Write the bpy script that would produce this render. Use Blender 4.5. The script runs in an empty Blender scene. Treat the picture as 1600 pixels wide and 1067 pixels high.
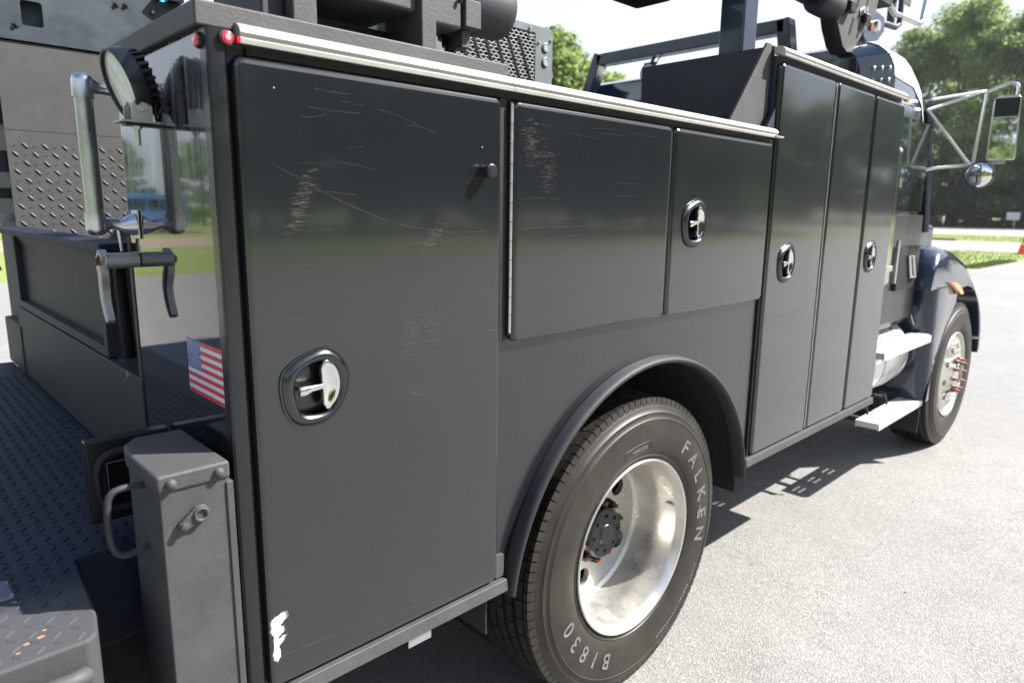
import bpy, bmesh, math, random
from mathutils import Vector, Matrix, noise, geometry
random.seed(7)
PI = math.pi
sc = bpy.context.scene
COL = sc.collection

# ------------------------------------------------------------------ camera
cam_d = bpy.data.cameras.new('camera'); cam = bpy.data.objects.new('camera', cam_d); COL.objects.link(cam)
cam_d.sensor_width = 36.0; cam_d.lens = 24.0; cam_d.clip_start = 0.05; cam_d.clip_end = 2000
yaw, pitch, roll = 0.801957697, -0.190373485, 0.0127870133
f_ = Vector((math.cos(pitch)*math.cos(yaw), math.cos(pitch)*math.sin(yaw), math.sin(pitch)))
r_ = Vector((math.sin(yaw), -math.cos(yaw), 0)); u_ = r_.cross(f_)
R_ = math.cos(roll)*r_ + math.sin(roll)*u_; U_ = -math.sin(roll)*r_ + math.cos(roll)*u_
m = Matrix((R_, U_, -f_)).transposed().to_4x4(); m.translation = Vector((-0.4934, -1.1818, 1.6012))
cam.matrix_world = m
cam_d.dof.use_dof = True; cam_d.dof.focus_distance = 1.75; cam_d.dof.aperture_fstop = 3.6
sc.camera = cam

# ------------------------------------------------------------------ light
SUN = Vector((0.8, -0.6, 1.0)).normalized()
w = bpy.data.worlds.new('World'); sc.world = w; w.use_nodes = True
nt = w.node_tree; nt.nodes.clear()
sky = nt.nodes.new('ShaderNodeTexSky'); sky.sky_type = 'NISHITA'; sky.sun_disc = False
sky.sun_elevation = math.asin(SUN.z); sky.sun_rotation = math.atan2(SUN.x, SUN.y)
sky.air_density = 1.0; sky.dust_density = 1.2; sky.ozone_density = 1.0
bg = nt.nodes.new('ShaderNodeBackground'); bg.inputs['Strength'].default_value = 0.095
wo = nt.nodes.new('ShaderNodeOutputWorld')
# the summer haze whitens the sky towards the horizon, all the way round
wtc = nt.nodes.new('ShaderNodeTexCoord'); wsp = nt.nodes.new('ShaderNodeSeparateXYZ'); nt.links.new(wtc.outputs['Generated'], wsp.inputs[0])
wmr = nt.nodes.new('ShaderNodeMapRange'); wmr.interpolation_type = 'SMOOTHSTEP'
for i_, v_ in ((1, .68), (2, .30), (3, 0.0), (4, .9)): wmr.inputs[i_].default_value = v_
nt.links.new(wsp.outputs[2], wmr.inputs[0])
wmx = nt.nodes.new('ShaderNodeMix'); wmx.data_type = 'RGBA'; nt.links.new(wmr.outputs[0], wmx.inputs[0]); nt.links.new(sky.outputs[0], wmx.inputs[6])
wmx.inputs[7].default_value = (3.75, 4.05, 4.6, 1)
nt.links.new(wmx.outputs[2], bg.inputs[0]); nt.links.new(bg.outputs[0], wo.inputs[0])
sl = bpy.data.lights.new('sun', 'SUN'); sl.energy = 4.8; sl.angle = math.radians(0.55); sl.color = (1.0, 0.97, 0.925)
so = bpy.data.objects.new('sun', sl); COL.objects.link(so)
so.rotation_euler = SUN.to_track_quat('Z', 'Y').to_euler()
vs = sc.view_settings; vs.view_transform = 'Standard'; vs.look = 'None'; vs.exposure = 1.5; vs.gamma = 1
try: vs.use_curve_mapping = False
except Exception: pass
sc.cycles.max_bounces = 8; sc.cycles.glossy_bounces = 5

# ------------------------------------------------------------------ helpers
WL = {}
def tag(o, label=None, cat=None, group=None, kind=None):
    if label: o['label'] = label
    if cat: o['category'] = cat
    if group: o['group'] = group
    if kind: o['kind'] = kind
    return o
def empty(name, loc, label=None, cat=None, group=None):
    o = bpy.data.objects.new(name, None); COL.objects.link(o); o.location = loc
    o.empty_display_size = 0.2; WL[o.name] = Vector(loc)
    return tag(o, label, cat, group)

class MB:
    def __init__(s): s.v = []; s.f = []; s.m = []
    def add(s, vs_, fs, mi=0):
        b = len(s.v); s.v += [tuple(p) for p in vs_]
        for q in fs: s.f.append(tuple(b+i for i in q)); s.m.append(mi)
        return s
    def box(s, x0, x1, y0, y1, z0, z1, mi=0, M=None):
        if x0 > x1: x0, x1 = x1, x0
        if y0 > y1: y0, y1 = y1, y0
        if z0 > z1: z0, z1 = z1, z0
        p = [(x0,y0,z0),(x1,y0,z0),(x1,y1,z0),(x0,y1,z0),(x0,y0,z1),(x1,y0,z1),(x1,y1,z1),(x0,y1,z1)]
        if M: p = [M @ Vector(q) for q in p]
        return s.add(p, [(0,3,2,1),(4,5,6,7),(0,1,5,4),(1,2,6,5),(2,3,7,6),(3,0,4,7)], mi)
    def cyl(s, a, b, r0, r1=None, n=16, mi=0, caps=True):
        a = Vector(a); b = Vector(b); r1 = r0 if r1 is None else r1
        return s.tube([a, b], [r0, r1], n, mi, caps)
    def tube(s, pts, r, n=10, mi=0, caps=True, closed=False):
        pts = [Vector(p) for p in pts]; k = len(pts)
        if not hasattr(r, '__len__'): r = [r]*k
        d0 = (pts[1]-pts[0]).normalized()
        nrm = d0.orthogonal().normalized()
        vs_ = []
        for i, p in enumerate(pts):
            if closed: d = (pts[(i+1) % k]-pts[i-1]).normalized()
            elif i == 0: d = d0
            elif i == k-1: d = (pts[-1]-pts[-2]).normalized()
            else: d = ((pts[i+1]-p).normalized()+(p-pts[i-1]).normalized()).normalized()
            nrm = (nrm - d*nrm.dot(d))
            if nrm.length < 1e-6: nrm = d.orthogonal()
            nrm.normalize(); bi = d.cross(nrm)
            for j in range(n):
                a = 2*PI*j/n; vs_.append(p + r[i]*(math.cos(a)*nrm + math.sin(a)*bi))
        fs = []
        for i in range(k if closed else k-1):
            i2 = (i+1) % k
            for j in range(n):
                j2 = (j+1) % n; fs.append((i*n+j, i*n+j2, i2*n+j2, i2*n+j))
        if caps and not closed:
            fs.append(tuple(range(n-1, -1, -1))); fs.append(tuple((k-1)*n+j for j in range(n)))
        return s.add(vs_, fs, mi)
    def prism(s, poly, d0, d1, plane='xz', mi=0):
        """poly 2D extruded along the remaining axis from d0 to d1"""
        n = len(poly)
        def P(a, b, c): return {'xz': (a, c, b), 'xy': (a, b, c), 'yz': (c, a, b)}[plane]
        ar = sum(poly[i][0]*poly[(i+1) % n][1]-poly[(i+1) % n][0]*poly[i][1] for i in range(n))
        if (ar < 0): poly = poly[::-1]
        if d0 > d1: d0, d1 = d1, d0
        vs_ = [P(a, b, d0) for a, b in poly] + [P(a, b, d1) for a, b in poly]
        flip = plane == 'xz'
        fs = [tuple(range(n)) if flip else tuple(range(n-1, -1, -1)), tuple(range(2*n-1, n-1, -1)) if flip else tuple(range(n, 2*n))]
        for i in range(n):
            j = (i+1) % n
            fs.append((i, n+i, n+j, j) if flip else (i, j, n+j, n+i))
        return s.add(vs_, fs, mi)
    def lathe(s, prof, c, axis='y', n=48, mi=0, closed=False):
        """prof = [(r, d)], d along axis"""
        c = Vector(c); k = len(prof); vs_ = []
        for r, d in prof:
            for j in range(n):
                a = 2*PI*j/n; q, t = r*math.cos(a), r*math.sin(a)
                vs_.append(c + Vector({'y': (q, d, t), 'x': (d, q, t), 'z': (q, t, d)}[axis]))
        fs = []
        for i in range(k if closed else k-1):
            i2 = (i+1) % k
            for j in range(n):
                j2 = (j+1) % n; fs.append((i*n+j, i*n+j2, i2*n+j2, i2*n+j))
        return s.add(vs_, fs, mi)
    def sphere(s, c, r, n=12, m_=8, mi=0, sx=1, sy=1, sz=1):
        c = Vector(c); prof = [(math.sin(PI*i/m_)*r, -math.cos(PI*i/m_)*r) for i in range(m_+1)]
        vs_ = []; fs = []
        for q, d in prof:
            for j in range(n):
                a = 2*PI*j/n; vs_.append(c+Vector((q*math.cos(a)*sx, q*math.sin(a)*sy, d*sz)))
        for i in range(m_):
            for j in range(n):
                j2 = (j+1) % n; fs.append((i*n+j, i*n+j2, (i+1)*n+j2, (i+1)*n+j))
        return s.add(vs_, fs, mi)
    def build(s, name, mats, parent=None, bevel=0, seg=2, ang=35, label=None, kind=None, keep=False, smooth=True, fix=True):
        if not isinstance(mats, (list, tuple)): mats = [mats]
        me = bpy.data.meshes.new(name)
        c = Vector((0,0,0))
        if s.v and not keep:
            lo = [min(p[i] for p in s.v) for i in range(3)]; hi = [max(p[i] for p in s.v) for i in range(3)]
            c = Vector(((lo[0]+hi[0])/2, (lo[1]+hi[1])/2, (lo[2]+hi[2])/2))
            if not parent: c.z = lo[2]
        me.from_pydata([tuple(Vector(p)-c) for p in s.v], [], s.f)
        for m_ in mats: me.materials.append(m_)
        if len(mats) > 1: me.polygons.foreach_set('material_index', s.m)
        me.validate(); me.update()
        if fix:
            bm = bmesh.new(); bm.from_mesh(me)
            bmesh.ops.remove_doubles(bm, verts=bm.verts, dist=1e-6)
            bmesh.ops.recalc_face_normals(bm, faces=bm.faces); bm.to_mesh(me); bm.free()
        if smooth:
            me.shade_smooth(); me.set_sharp_from_angle(angle=math.radians(ang))
        o = bpy.data.objects.new(name, me); COL.objects.link(o)
        WL[o.name] = c
        if parent: o.parent = parent; o.location = c - WL[parent.name]
        else: o.location = c
        if bevel:
            b = o.modifiers.new('bevel', 'BEVEL'); b.width = bevel; b.segments = seg; b.limit_method = 'ANGLE'
            b.angle_limit = math.radians(ang); b.harden_normals = True
        tag(o, label, kind=kind)
        return o
def B(*a): return MB().box(*a)
def obj_at(src, name, c, parent, label=None):
    """another object sharing src's mesh, its centre at world point c"""
    o = src.copy(); o.name = name; COL.objects.link(o); o.parent = parent; WL[o.name] = Vector(c)
    o.location = Vector(c) - (WL[parent.name] if parent else Vector((0,0,0)))
    if 'label' in o: del o['label']
    if label: o['label'] = label
    return o
def chaikin(p, it=2):
    for _ in range(it):
        q = []
        for i in range(len(p)):
            a = p[i]; b = p[(i+1) % len(p)]
            q.append((a[0]*.75+b[0]*.25, a[1]*.75+b[1]*.25)); q.append((a[0]*.25+b[0]*.75, a[1]*.25+b[1]*.75))
        p = q
    return p
def arc(cx, cz, r, a0, a1, n): return [(cx+r*math.cos(math.radians(a0+(a1-a0)*i/n)), cz+r*math.sin(math.radians(a0+(a1-a0)*i/n))) for i in range(n+1)]
def bez(pts, n=8):
    """smooth polyline through points (Catmull-Rom)"""
    P = [Vector(p) for p in pts]; P = [2*P[0]-P[1]] + P + [2*P[-1]-P[-2]]; out = []
    for i in range(1, len(P)-2):
        for k in range(n):
            t = k/n
            out.append(0.5*((2*P[i])+(P[i+1]-P[i-1])*t+(2*P[i-1]-5*P[i]+4*P[i+1]-P[i+2])*t*t+(3*P[i]-P[i-1]-3*P[i+1]+P[i+2])*t**3))
    out.append(P[-2]); return out
def hexbolt(mb, c, d, r=.008, h=.006, mi=0):
    c = Vector(c); d = Vector(d).normalized()
    mb.cyl(c, c+d*h*.4, r*1.5, r*1.5, 14, mi); mb.cyl(c+d*h*.4, c+d*h*1.5, r, r*.93, 6, mi)

# ------------------------------------------------------------------ materials
class NT:
    def __init__(s, name):
        s.mat = bpy.data.materials.new(name); s.mat.use_nodes = True; s.t = s.mat.node_tree; s.t.nodes.clear()
        s.out = s.n('ShaderNodeOutputMaterial'); s.p = s.n('ShaderNodeBsdfPrincipled'); s.l(s.p.outputs[0], s.out.inputs[0])
        s.tc = s.n('ShaderNodeTexCoord')
    def n(s, t, **k):
        x = s.t.nodes.new(t)
        for a, b in k.items(): setattr(x, a, b)
        return x
    def l(s, a, b): s.t.links.new(a, b)
    def sv(s, **k):
        for a, b in k.items():
            s.p.inputs[a.replace('_', ' ')].default_value = b
    def map(s, scale, src=None):
        mp = s.n('ShaderNodeMapping'); mp.inputs['Scale'].default_value = scale
        s.l(src or s.tc.outputs['Object'], mp.inputs[0]); return mp.outputs[0]
    def noise(s, scale, detail=4, rough=.55, vec=None, dist=0):
        x = s.n('ShaderNodeTexNoise'); x.inputs['Scale'].default_value = scale; x.inputs['Detail'].default_value = detail
        x.inputs['Roughness'].default_value = rough; x.inputs['Distortion'].default_value = dist
        s.l(vec or s.tc.outputs['Object'], x.inputs['Vector']); return x.outputs['Fac']
    def ramp(s, src, stops):
        x = s.n('ShaderNodeValToRGB'); e = x.color_ramp.elements
        while len(e) < len(stops): e.new(.5)
        for q, (p, c) in zip(e, stops):
            q.position = p; q.color = (c, c, c, 1) if not hasattr(c, '__len__') else (*c, 1)
        s.l(src, x.inputs[0]); return x.outputs[0]
    def mix(s, f, a, b):
        x = s.n('ShaderNodeMix', data_type='RGBA')
        for i, v in ((0, f), (6, a), (7, b)):
            if hasattr(v, 'is_linked'): s.l(v, x.inputs[i])
            elif i == 0: x.inputs[0].default_value = v
            else: x.inputs[i].default_value = (*v, 1) if len(v) == 3 else v
        return x.outputs[2]
    def math(s, op, a, b=None, clamp=False):
        x = s.n('ShaderNodeMath', operation=op, use_clamp=clamp)
        for i, v in enumerate((a, b)):
            if v is None: continue
            if hasattr(v, 'is_linked'): s.l(v, x.inputs[i])
            else: x.inputs[i].default_value = v
        return x.outputs[0]
    def bump(s, h, strength=.3, dist=.001, nrm=None):
        x = s.n('ShaderNodeBump'); x.inputs['Strength'].default_value = strength; x.inputs['Distance'].default_value = dist
        s.l(h, x.inputs['Height'])
        if nrm: s.l(nrm, x.inputs['Normal'])
        return x.outputs[0]
def simple(name, col, rough=.5, metal=0, coat=0, coatr=.05, spec=.5, var=.12, bump=0, bscale=200, em=None):
    t = NT(name); t.sv(Roughness=rough, Metallic=metal, Coat_Weight=coat, Coat_Roughness=coatr)
    t.p.inputs['Specular IOR Level'].default_value = spec
    nz = t.noise(6, 5, .6)
    c0 = tuple(max(0, c*(1-var)) for c in col); c1 = tuple(c*(1+var) for c in col)
    t.l(t.ramp(nz, [(.3, c0), (.7, c1)]), t.p.inputs['Base Color'])
    t.l(t.ramp(t.noise(25, 5, .6), [(.3, max(0, rough*.85)), (.7, min(1, rough*1.2))]), t.p.inputs['Roughness'])
    if bump: t.l(t.bump(t.noise(bscale, 3, .6), bump, .001), t.p.inputs['Normal'])
    if em: t.sv(Emission_Strength=em[1]); t.p.inputs['Emission Color'].default_value = (*em[0], 1)
    return t.mat

def paint_mat(name, col, rough, scuff=True, coat=.25, coatr=.08, ior=1.65):
    t = NT(name)
    wp = t.n('ShaderNodeNewGeometry').outputs['Position']
    # very fine horizontal hairline scratches, patchy
    hs = t.noise(1.0, 6, .7, t.map((14, 14, 900), wp))
    patch = t.ramp(t.noise(2.2, 3, .5, wp), [(.52, 0), (.72, 1)])
    scr = t.ramp(hs, [(.60, 0), (.72, 1)])
    sm = t.math('MULTIPLY', patch, scr)
    # vertical rub marks
    vpatch = t.ramp(t.noise(1.0, 2, .5, t.map((7, 7, 2.0), wp)), [(.63, 0), (.74, 1)])
    vs2 = t.ramp(t.noise(1.0, 4, .7, t.map((60, 60, 420), wp)), [(.5, 0), (.7, 1)])
    vm = t.math('MULTIPLY', vpatch, vs2)
    tot = t.math('MULTIPLY', sm, .30)
    dust = t.ramp(t.noise(1.3, 6, .6, wp), [(.2, 0), (.8, 1)])
    base = t.mix(t.math('MULTIPLY', dust, .35), col, tuple(c*1.25+.002 for c in col))
    # chips
    vo = t.n('ShaderNodeTexVoronoi'); vo.inputs['Scale'].default_value = 16; t.l(wp, vo.inputs['Vector'])
    chip = t.ramp(vo.outputs['Distance'], [(.018, 1), (.03, 0)])
    sel = t.ramp(t.noise(5, 1, .5, wp), [(.6, 0), (.62, 1)])
    chip = t.math('MULTIPLY', chip, sel)
    if scuff:
        base = t.mix(t.math('MULTIPLY', tot, .50), base, (.19, .18, .16))
        base = t.mix(chip, base, (.4, .4, .38))
    t.l(base, t.p.inputs['Base Color'])
    r = t.ramp(t.noise(1.5, 3, .5, wp), [(.2, rough*.85), (.8, rough*1.2)])
    t.l(t.math('ADD', r, t.math('MULTIPLY', tot, .15)), t.p.inputs['Roughness'])
    t.sv(Metallic=.0, Coat_Weight=coat, Coat_Roughness=coatr, IOR=ior, Coat_IOR=min(ior, 1.6))
    t.l(t.bump(t.noise(1.3, 1, .4, wp), .12, .02), t.p.inputs['Normal'])
    return t.mat

M = {}
M['door'] = paint_mat('charcoal_paint', (.0048, .0062, .0092), .215, True, .8, .075, 1.56)
M['body'] = paint_mat('body_charcoal_paint', (.0070, .0082, .0105), .28, True, .5, .14, 1.55)
def rear_gloss():
    t = NT('glossy_black_paint'); wp = t.n('ShaderNodeNewGeometry').outputs['Position']
    drip = t.ramp(t.noise(1, 6, .75, t.map((70, 70, 3.6), wp)), [(.42, 0), (.68, 1)])
    hgt = t.n('ShaderNodeSeparateXYZ'); t.l(wp, hgt.inputs[0])
    zf = t.n('ShaderNodeMapRange'); zf.inputs[1].default_value = 1.45; zf.inputs[2].default_value = 1.9; t.l(hgt.outputs[2], zf.inputs[0])
    d2 = t.math('MULTIPLY', drip, zf.outputs[0], True)
    t.l(t.mix(t.math('MULTIPLY', d2, .8), (.012, .014, .018), (.22, .22, .23)), t.p.inputs['Base Color'])
    t.l(t.math('ADD', t.math('MULTIPLY', d2, .35), .05), t.p.inputs['Roughness'])
    t.sv(Coat_Weight=.6, Coat_Roughness=.015)
    t.l(t.bump(t.noise(2.0, 2, .5, wp), .25, .012), t.p.inputs['Normal'])
    return t.mat
M['rear'] = rear_gloss()
def liner(name, col, b=.45):
    t = NT(name); wp = t.n('ShaderNodeNewGeometry').outputs['Position']
    g = t.noise(420, 3, .6, wp); g2 = t.noise(150, 2, .5, wp)
    t.l(t.ramp(t.noise(9, 6, .7, wp), [(.3, tuple(c*.8 for c in col)), (.75, tuple(c*1.3 for c in col))]), t.p.inputs['Base Color'])
    t.sv(Roughness=.62)
    h = t.math('ADD', t.math('MULTIPLY', g, .6), g2)
    t.l(t.bump(h, b, .0012), t.p.inputs['Normal'])
    return t.mat
M['liner'] = liner('textured_bedliner_coating', (.052, .051, .051), .5)
M['linerdark'] = liner('dark_bedliner_coating', (.022, .024, .030), .5)
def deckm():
    t = NT('lit_shaded_deck_coating'); wp = t.n('ShaderNodeNewGeometry').outputs['Position']
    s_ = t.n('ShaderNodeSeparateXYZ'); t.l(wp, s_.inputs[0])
    # sunlit corner brightened in the colour: grey there, navy over the shaded deck
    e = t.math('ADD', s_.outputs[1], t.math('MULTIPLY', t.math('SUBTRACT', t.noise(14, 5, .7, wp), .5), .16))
    lit_corner = t.ramp(e, [(.10, 1), (.20, 0)])
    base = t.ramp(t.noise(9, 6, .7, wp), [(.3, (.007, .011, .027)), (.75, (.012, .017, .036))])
    t.l(t.mix(t.math('MULTIPLY', lit_corner, .9), base, (.062, .062, .064)), t.p.inputs['Base Color']); t.sv(Roughness=.6); t.p.inputs['Specular IOR Level'].default_value = .25
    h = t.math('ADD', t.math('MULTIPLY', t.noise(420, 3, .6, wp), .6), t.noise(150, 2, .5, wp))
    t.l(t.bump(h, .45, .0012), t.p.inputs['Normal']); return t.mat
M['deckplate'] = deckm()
M['navy'] = simple('navy_black_paint', (.012, .019, .042), .28, 0, .5, .05, var=.15)
M['post'] = simple('black_post_paint', (.007, .008, .010), .3, 0, .2, .1, var=.1)
M['navymatt'] = simple('matt_navy_paint', (.014, .018, .028), .5, 0, 0, var=.15)
M['black'] = simple('black_rubber_seal', (.008, .008, .009), .55)
M['blackp'] = simple('black_plastic', (.006, .007, .009), .36)
M['dark'] = simple('dark_underbody', (.012, .012, .013), .85)
M['chrome'] = simple('chrome', (.72, .73, .74), .08, 1, var=.04)
M['chrome2'] = simple('dull_chrome', (.58, .60, .63), .30, 1, var=.06)
M['chromed'] = simple('smoked_chrome', (.085, .09, .095), .26, 1, var=.1)
M['alu'] = simple('brushed_aluminium', (.62, .62, .61), .33, 1, var=.1, bump=.1)
M['rail'] = simple('white_anodised_rail', (.40, .39, .36), .42, .35, var=.1, bump=.1)
M['cast'] = simple('cast_aluminium', (.42, .42, .41), .45, .7, var=.15, bump=.35, bscale=120)
M['white'] = simple('white_paint', (.8, .8, .78), .4, 0, .2)
M['sill'] = liner('grey_sill_coating', (.055, .055, .053), .5)
M['rust'] = simple('rusty_steel', (.16, .06, .03), .75, .3, var=.5, bump=.5)
M['stud'] = simple('rust_brown_nut_cap', (.22, .10, .07), .55, .2, var=.3)
M['red'] = simple('red_lens', (.55, .015, .03), .12, 0, .8, .02, em=((1, .05, .1), .02))
M['redcore'] = simple('pink_lens_core', (.85, .30, .36), .15, 0, .8, .02)
M['amber'] = simple('amber_lens', (.85, .26, .02), .15, 0, .8, .02)
M['blue'] = simple('blue_paint', (.05, .13, .30), .35, 0, .5)
M['teal'] = simple('teal_paint', (.03, .22, .22), .35, 0, .5)
M['orange'] = simple('orange_plastic', (.9, .12, .03), .5)
M['flagred'] = simple('flag_red_vinyl', (.62, .025, .05), .3, 0, .3, var=.05)
M['flagwhite'] = simple('flag_white_vinyl', (.66, .68, .74), .3, 0, .3, var=.03)
M['flagblue'] = simple('flag_blue_vinyl', (.03, .06, .30), .3, 0, .3, var=.05)
def glassy(name, col, rough=.02):
    t = NT(name); t.sv(Roughness=rough, Metallic=0, Coat_Weight=1.0, Coat_Roughness=.01)
    t.p.inputs['Base Color'].default_value = (*col, 1); t.p.inputs['Specular IOR Level'].default_value = .8
    t.l(t.bump(t.noise(1.5, 2), .05, .01), t.p.inputs['Normal']); return t.mat
M['glass'] = glassy('tinted_window_glass', (.012, .016, .018))
M['mirror'] = simple('mirror_glass', (.82, .84, .85), .02, 1, var=.02)
def rubber():
    t = NT('tyre_rubber'); wp = t.n('ShaderNodeNewGeometry').outputs['Position']
    t.l(t.ramp(t.noise(7, 6, .7, wp), [(.3, (.009, .008, .007)), (.7, (.033, .027, .020))]), t.p.inputs['Base Color'])
    t.sv(Roughness=.5)
    t.l(t.bump(t.noise(260, 3, .6, wp), .25, .0006), t.p.inputs['Normal']); return t.mat
M['rubber'] = rubber()
M['letter'] = simple('worn_lettering_rubber', (.16, .16, .17), .4, .2, var=.55)
def rimmat():
    t = NT('polished_wheel_aluminium'); wp = t.n('ShaderNodeNewGeometry').outputs['Position']
    d = t.ramp(t.noise(11, 8, .72, wp), [(.42, 0), (.85, 1)])
    t.l(t.mix(t.math('MULTIPLY', d, .5), (.60, .58, .54), (.34, .29, .22)), t.p.inputs['Base Color'])
    t.l(t.math('ADD', t.math('MULTIPLY', d, .2), .26), t.p.inputs['Roughness'])
    t.l(t.math('SUBTRACT', .8, t.math('MULTIPLY', d, .4)), t.p.inputs['Metallic'])
    t.l(t.bump(t.noise(60, 5, .7, wp), .12, .001), t.p.inputs['Normal']); return t.mat
M['rim'] = rimmat()
def lens():
    t = NT('ribbed_lamp_lens'); 
    vo = t.n('ShaderNodeTexVoronoi'); vo.inputs['Scale'].default_value = 55; t.l(t.tc.outputs['Object'], vo.inputs['Vector'])
    t.l(t.ramp(vo.outputs['Distance'], [(.1, (.85, .86, .80)), (.6, (.62, .64, .58))]), t.p.inputs['Base Color'])
    t.sv(Roughness=.3, Coat_Weight=.3, Coat_Roughness=.15)
    t.l(t.bump(vo.outputs['Distance'], .9, .003), t.p.inputs['Normal']); return t.mat
M['lens'] = lens()
def asphalt(name, a, b, stone=.5):
    t = NT(name); wp = t.n('ShaderNodeNewGeometry').outputs['Position']
    vo = t.n('ShaderNodeTexVoronoi'); vo.inputs['Scale'].default_value = 170; t.l(wp, vo.inputs['Vector'])
    sp = t.n('ShaderNodeSeparateColor'); t.l(vo.outputs['Color'], sp.inputs[0])
    big = t.noise(.35, 5, .6, wp); mid = t.noise(4, 6, .65, wp); fine = t.noise(170, 3, .6, wp)
    base = t.mix(t.ramp(big, [(.35, 0), (.7, 1)]), a, b)
    base = t.mix(t.math('MULTIPLY', t.ramp(mid, [(.35, 0), (.75, 1)]), .4), base, tuple(c*.72 for c in a))
    st = t.ramp(sp.outputs[0], [(0, .38), (.45, .85), (.8, 1.15), (1, 2.0)])
    st = t.mix(stone, (1, 1, 1), st)
    stn = t.ramp(t.noise(.9, 4, .6, wp), [(.60, 0), (.74, 1)])
    base = t.mix(t.math('MULTIPLY', stn, .13), base, tuple(c*.45 for c in a))
    ck = t.math('ABSOLUTE', t.math('SUBTRACT', t.noise(.55, 5, .6, wp, .6), .5))
    base = t.mix(t.math('MULTIPLY', t.ramp(ck, [(.0006, 1), (.0022, 0)]), .25), base, tuple(c*.3 for c in a))
    x = t.n('ShaderNodeMix', data_type='RGBA', blend_type='MULTIPLY'); x.inputs[0].default_value = 1
    t.l(base, x.inputs[6]); t.l(st, x.inputs[7])
    t.l(x.outputs[2], t.p.inputs['Base Color']); t.sv(Roughness=.85)
    t.l(t.bump(t.math('ADD', vo.outputs['Distance'], fine), .8, .0035), t.p.inputs['Normal'])
    return t.mat
M['asphalt'] = asphalt('sunlit_grey_asphalt', (.232, .226, .213), (.270, .263, .248), .42)
M['road'] = asphalt('pale_road_surface', (.27, .24, .22), (.33, .30, .275), .4)
M['dirt'] = asphalt('tan_gravel', (.30, .24, .16), (.38, .31, .22), .5)
def grassm():
    t = NT('mown_grass'); wp = t.n('ShaderNodeNewGeometry').outputs['Position']
    c = t.ramp(t.noise(.5, 8, .75, wp), [(.3, (.15, .21, .045)), (.5, (.20, .26, .06)), (.72, (.28, .29, .11))])
    c = t.mix(t.math('MULTIPLY', t.ramp(t.noise(14, 4, .7, wp), [(.35, 0), (.65, 1)]), .25), c, (.05, .09, .012))
    t.l(c, t.p.inputs['Base Color']); t.sv(Roughness=.9)
    t.l(t.bump(t.noise(20, 5, .8, wp), .5, .02), t.p.inputs['Normal']); return t.mat
M['grass'] = grassm()
def leafm(name, a, b, c):
    t = NT(name); oi = t.n('ShaderNodeObjectInfo'); wp = t.n('ShaderNodeNewGeometry').outputs['Position']
    col = t.ramp(t.noise(.45, 4, .7, wp), [(.28, a), (.5, b), (.75, c)])
    col = t.mix(t.math('MULTIPLY', oi.outputs['Random'], .45), col, a)
    t.t.nodes.remove(t.p); df = t.n('ShaderNodeBsdfPrincipled'); t.l(col, df.inputs['Base Color']); df.inputs['Roughness'].default_value = .55
    tr = t.n('ShaderNodeBsdfTranslucent'); t.l(t.mix(.5, col, (.42, .52, .16)), tr.inputs[0])
    ms = t.n('ShaderNodeMixShader'); ms.inputs[0].default_value = .58; t.l(df.outputs[0], ms.inputs[1]); t.l(tr.outputs[0], ms.inputs[2]); t.l(ms.outputs[0], t.out.inputs[0])
    return t.mat
M['leaf'] = leafm('oak_leaves', (.10, .155, .06), (.19, .27, .09), (.31, .38, .13))
M['leaf2'] = leafm('yellow_green_leaves', (.09, .15, .03), (.17, .25, .05), (.27, .34, .08))
M['leafd'] = leafm('dark_conifer_leaves', (.022, .05, .024), (.04, .08, .035), (.07, .12, .045))
M['bark'] = simple('bark', (.11, .085, .06), .9, 0, var=.4, bump=.8, bscale=20)
# ================================================================== SERVICE TRUCK
T = empty('service_truck', (1.3, 1.2, 0), 'charcoal black service body truck with chrome door latches parked on the grey asphalt', 'truck')

# ---- near side body shell
AX, AZ, AR = 1.277, .512, .632
XA0, XA1 = AX - math.sqrt(AR**2-(.615-AZ)**2), AX + math.sqrt(AR**2-(.615-AZ)**2)
a0 = math.degrees(math.asin((.615-AZ)/AR))
poly = [(0, .615), (XA0, .615)] + arc(AX, AZ, AR, 180-a0, a0, 40)[1:-1] + [(XA1, .615), (1.958, .615), (1.958, 1.88), (0, 1.88)]
MB().prism(poly, .022, .034).build('side_panel', M['body'], T)
c = MB(); c.box(-.036, 1.958, .50, .515, .615, 1.88); c.box(-.03, 1.958, .036, .50, 1.862, 1.882)
c.build('cabinet_shell', M['linerdark'], T)
B(-.04, -.036, .004, .51, .615, 1.884).build('rear_panel', M['rear'], T)
# rear corner post, rounded
p = [(-.0405, .03), (-.0405, .006)] + [(-.034+.0065*math.cos(math.radians(a)), .0075+.0065*math.sin(math.radians(a))) for a in (190, 215, 240, 265)] + [(-.012, .001), (-.010, .030)]
MB().prism(p, .60, 1.885, 'xy').build('corner_post', M['post'], T, ang=50)
B(-.010, .0, .0225, .034, .60, 1.88).build('corner_seal', M['black'], T)
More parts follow.
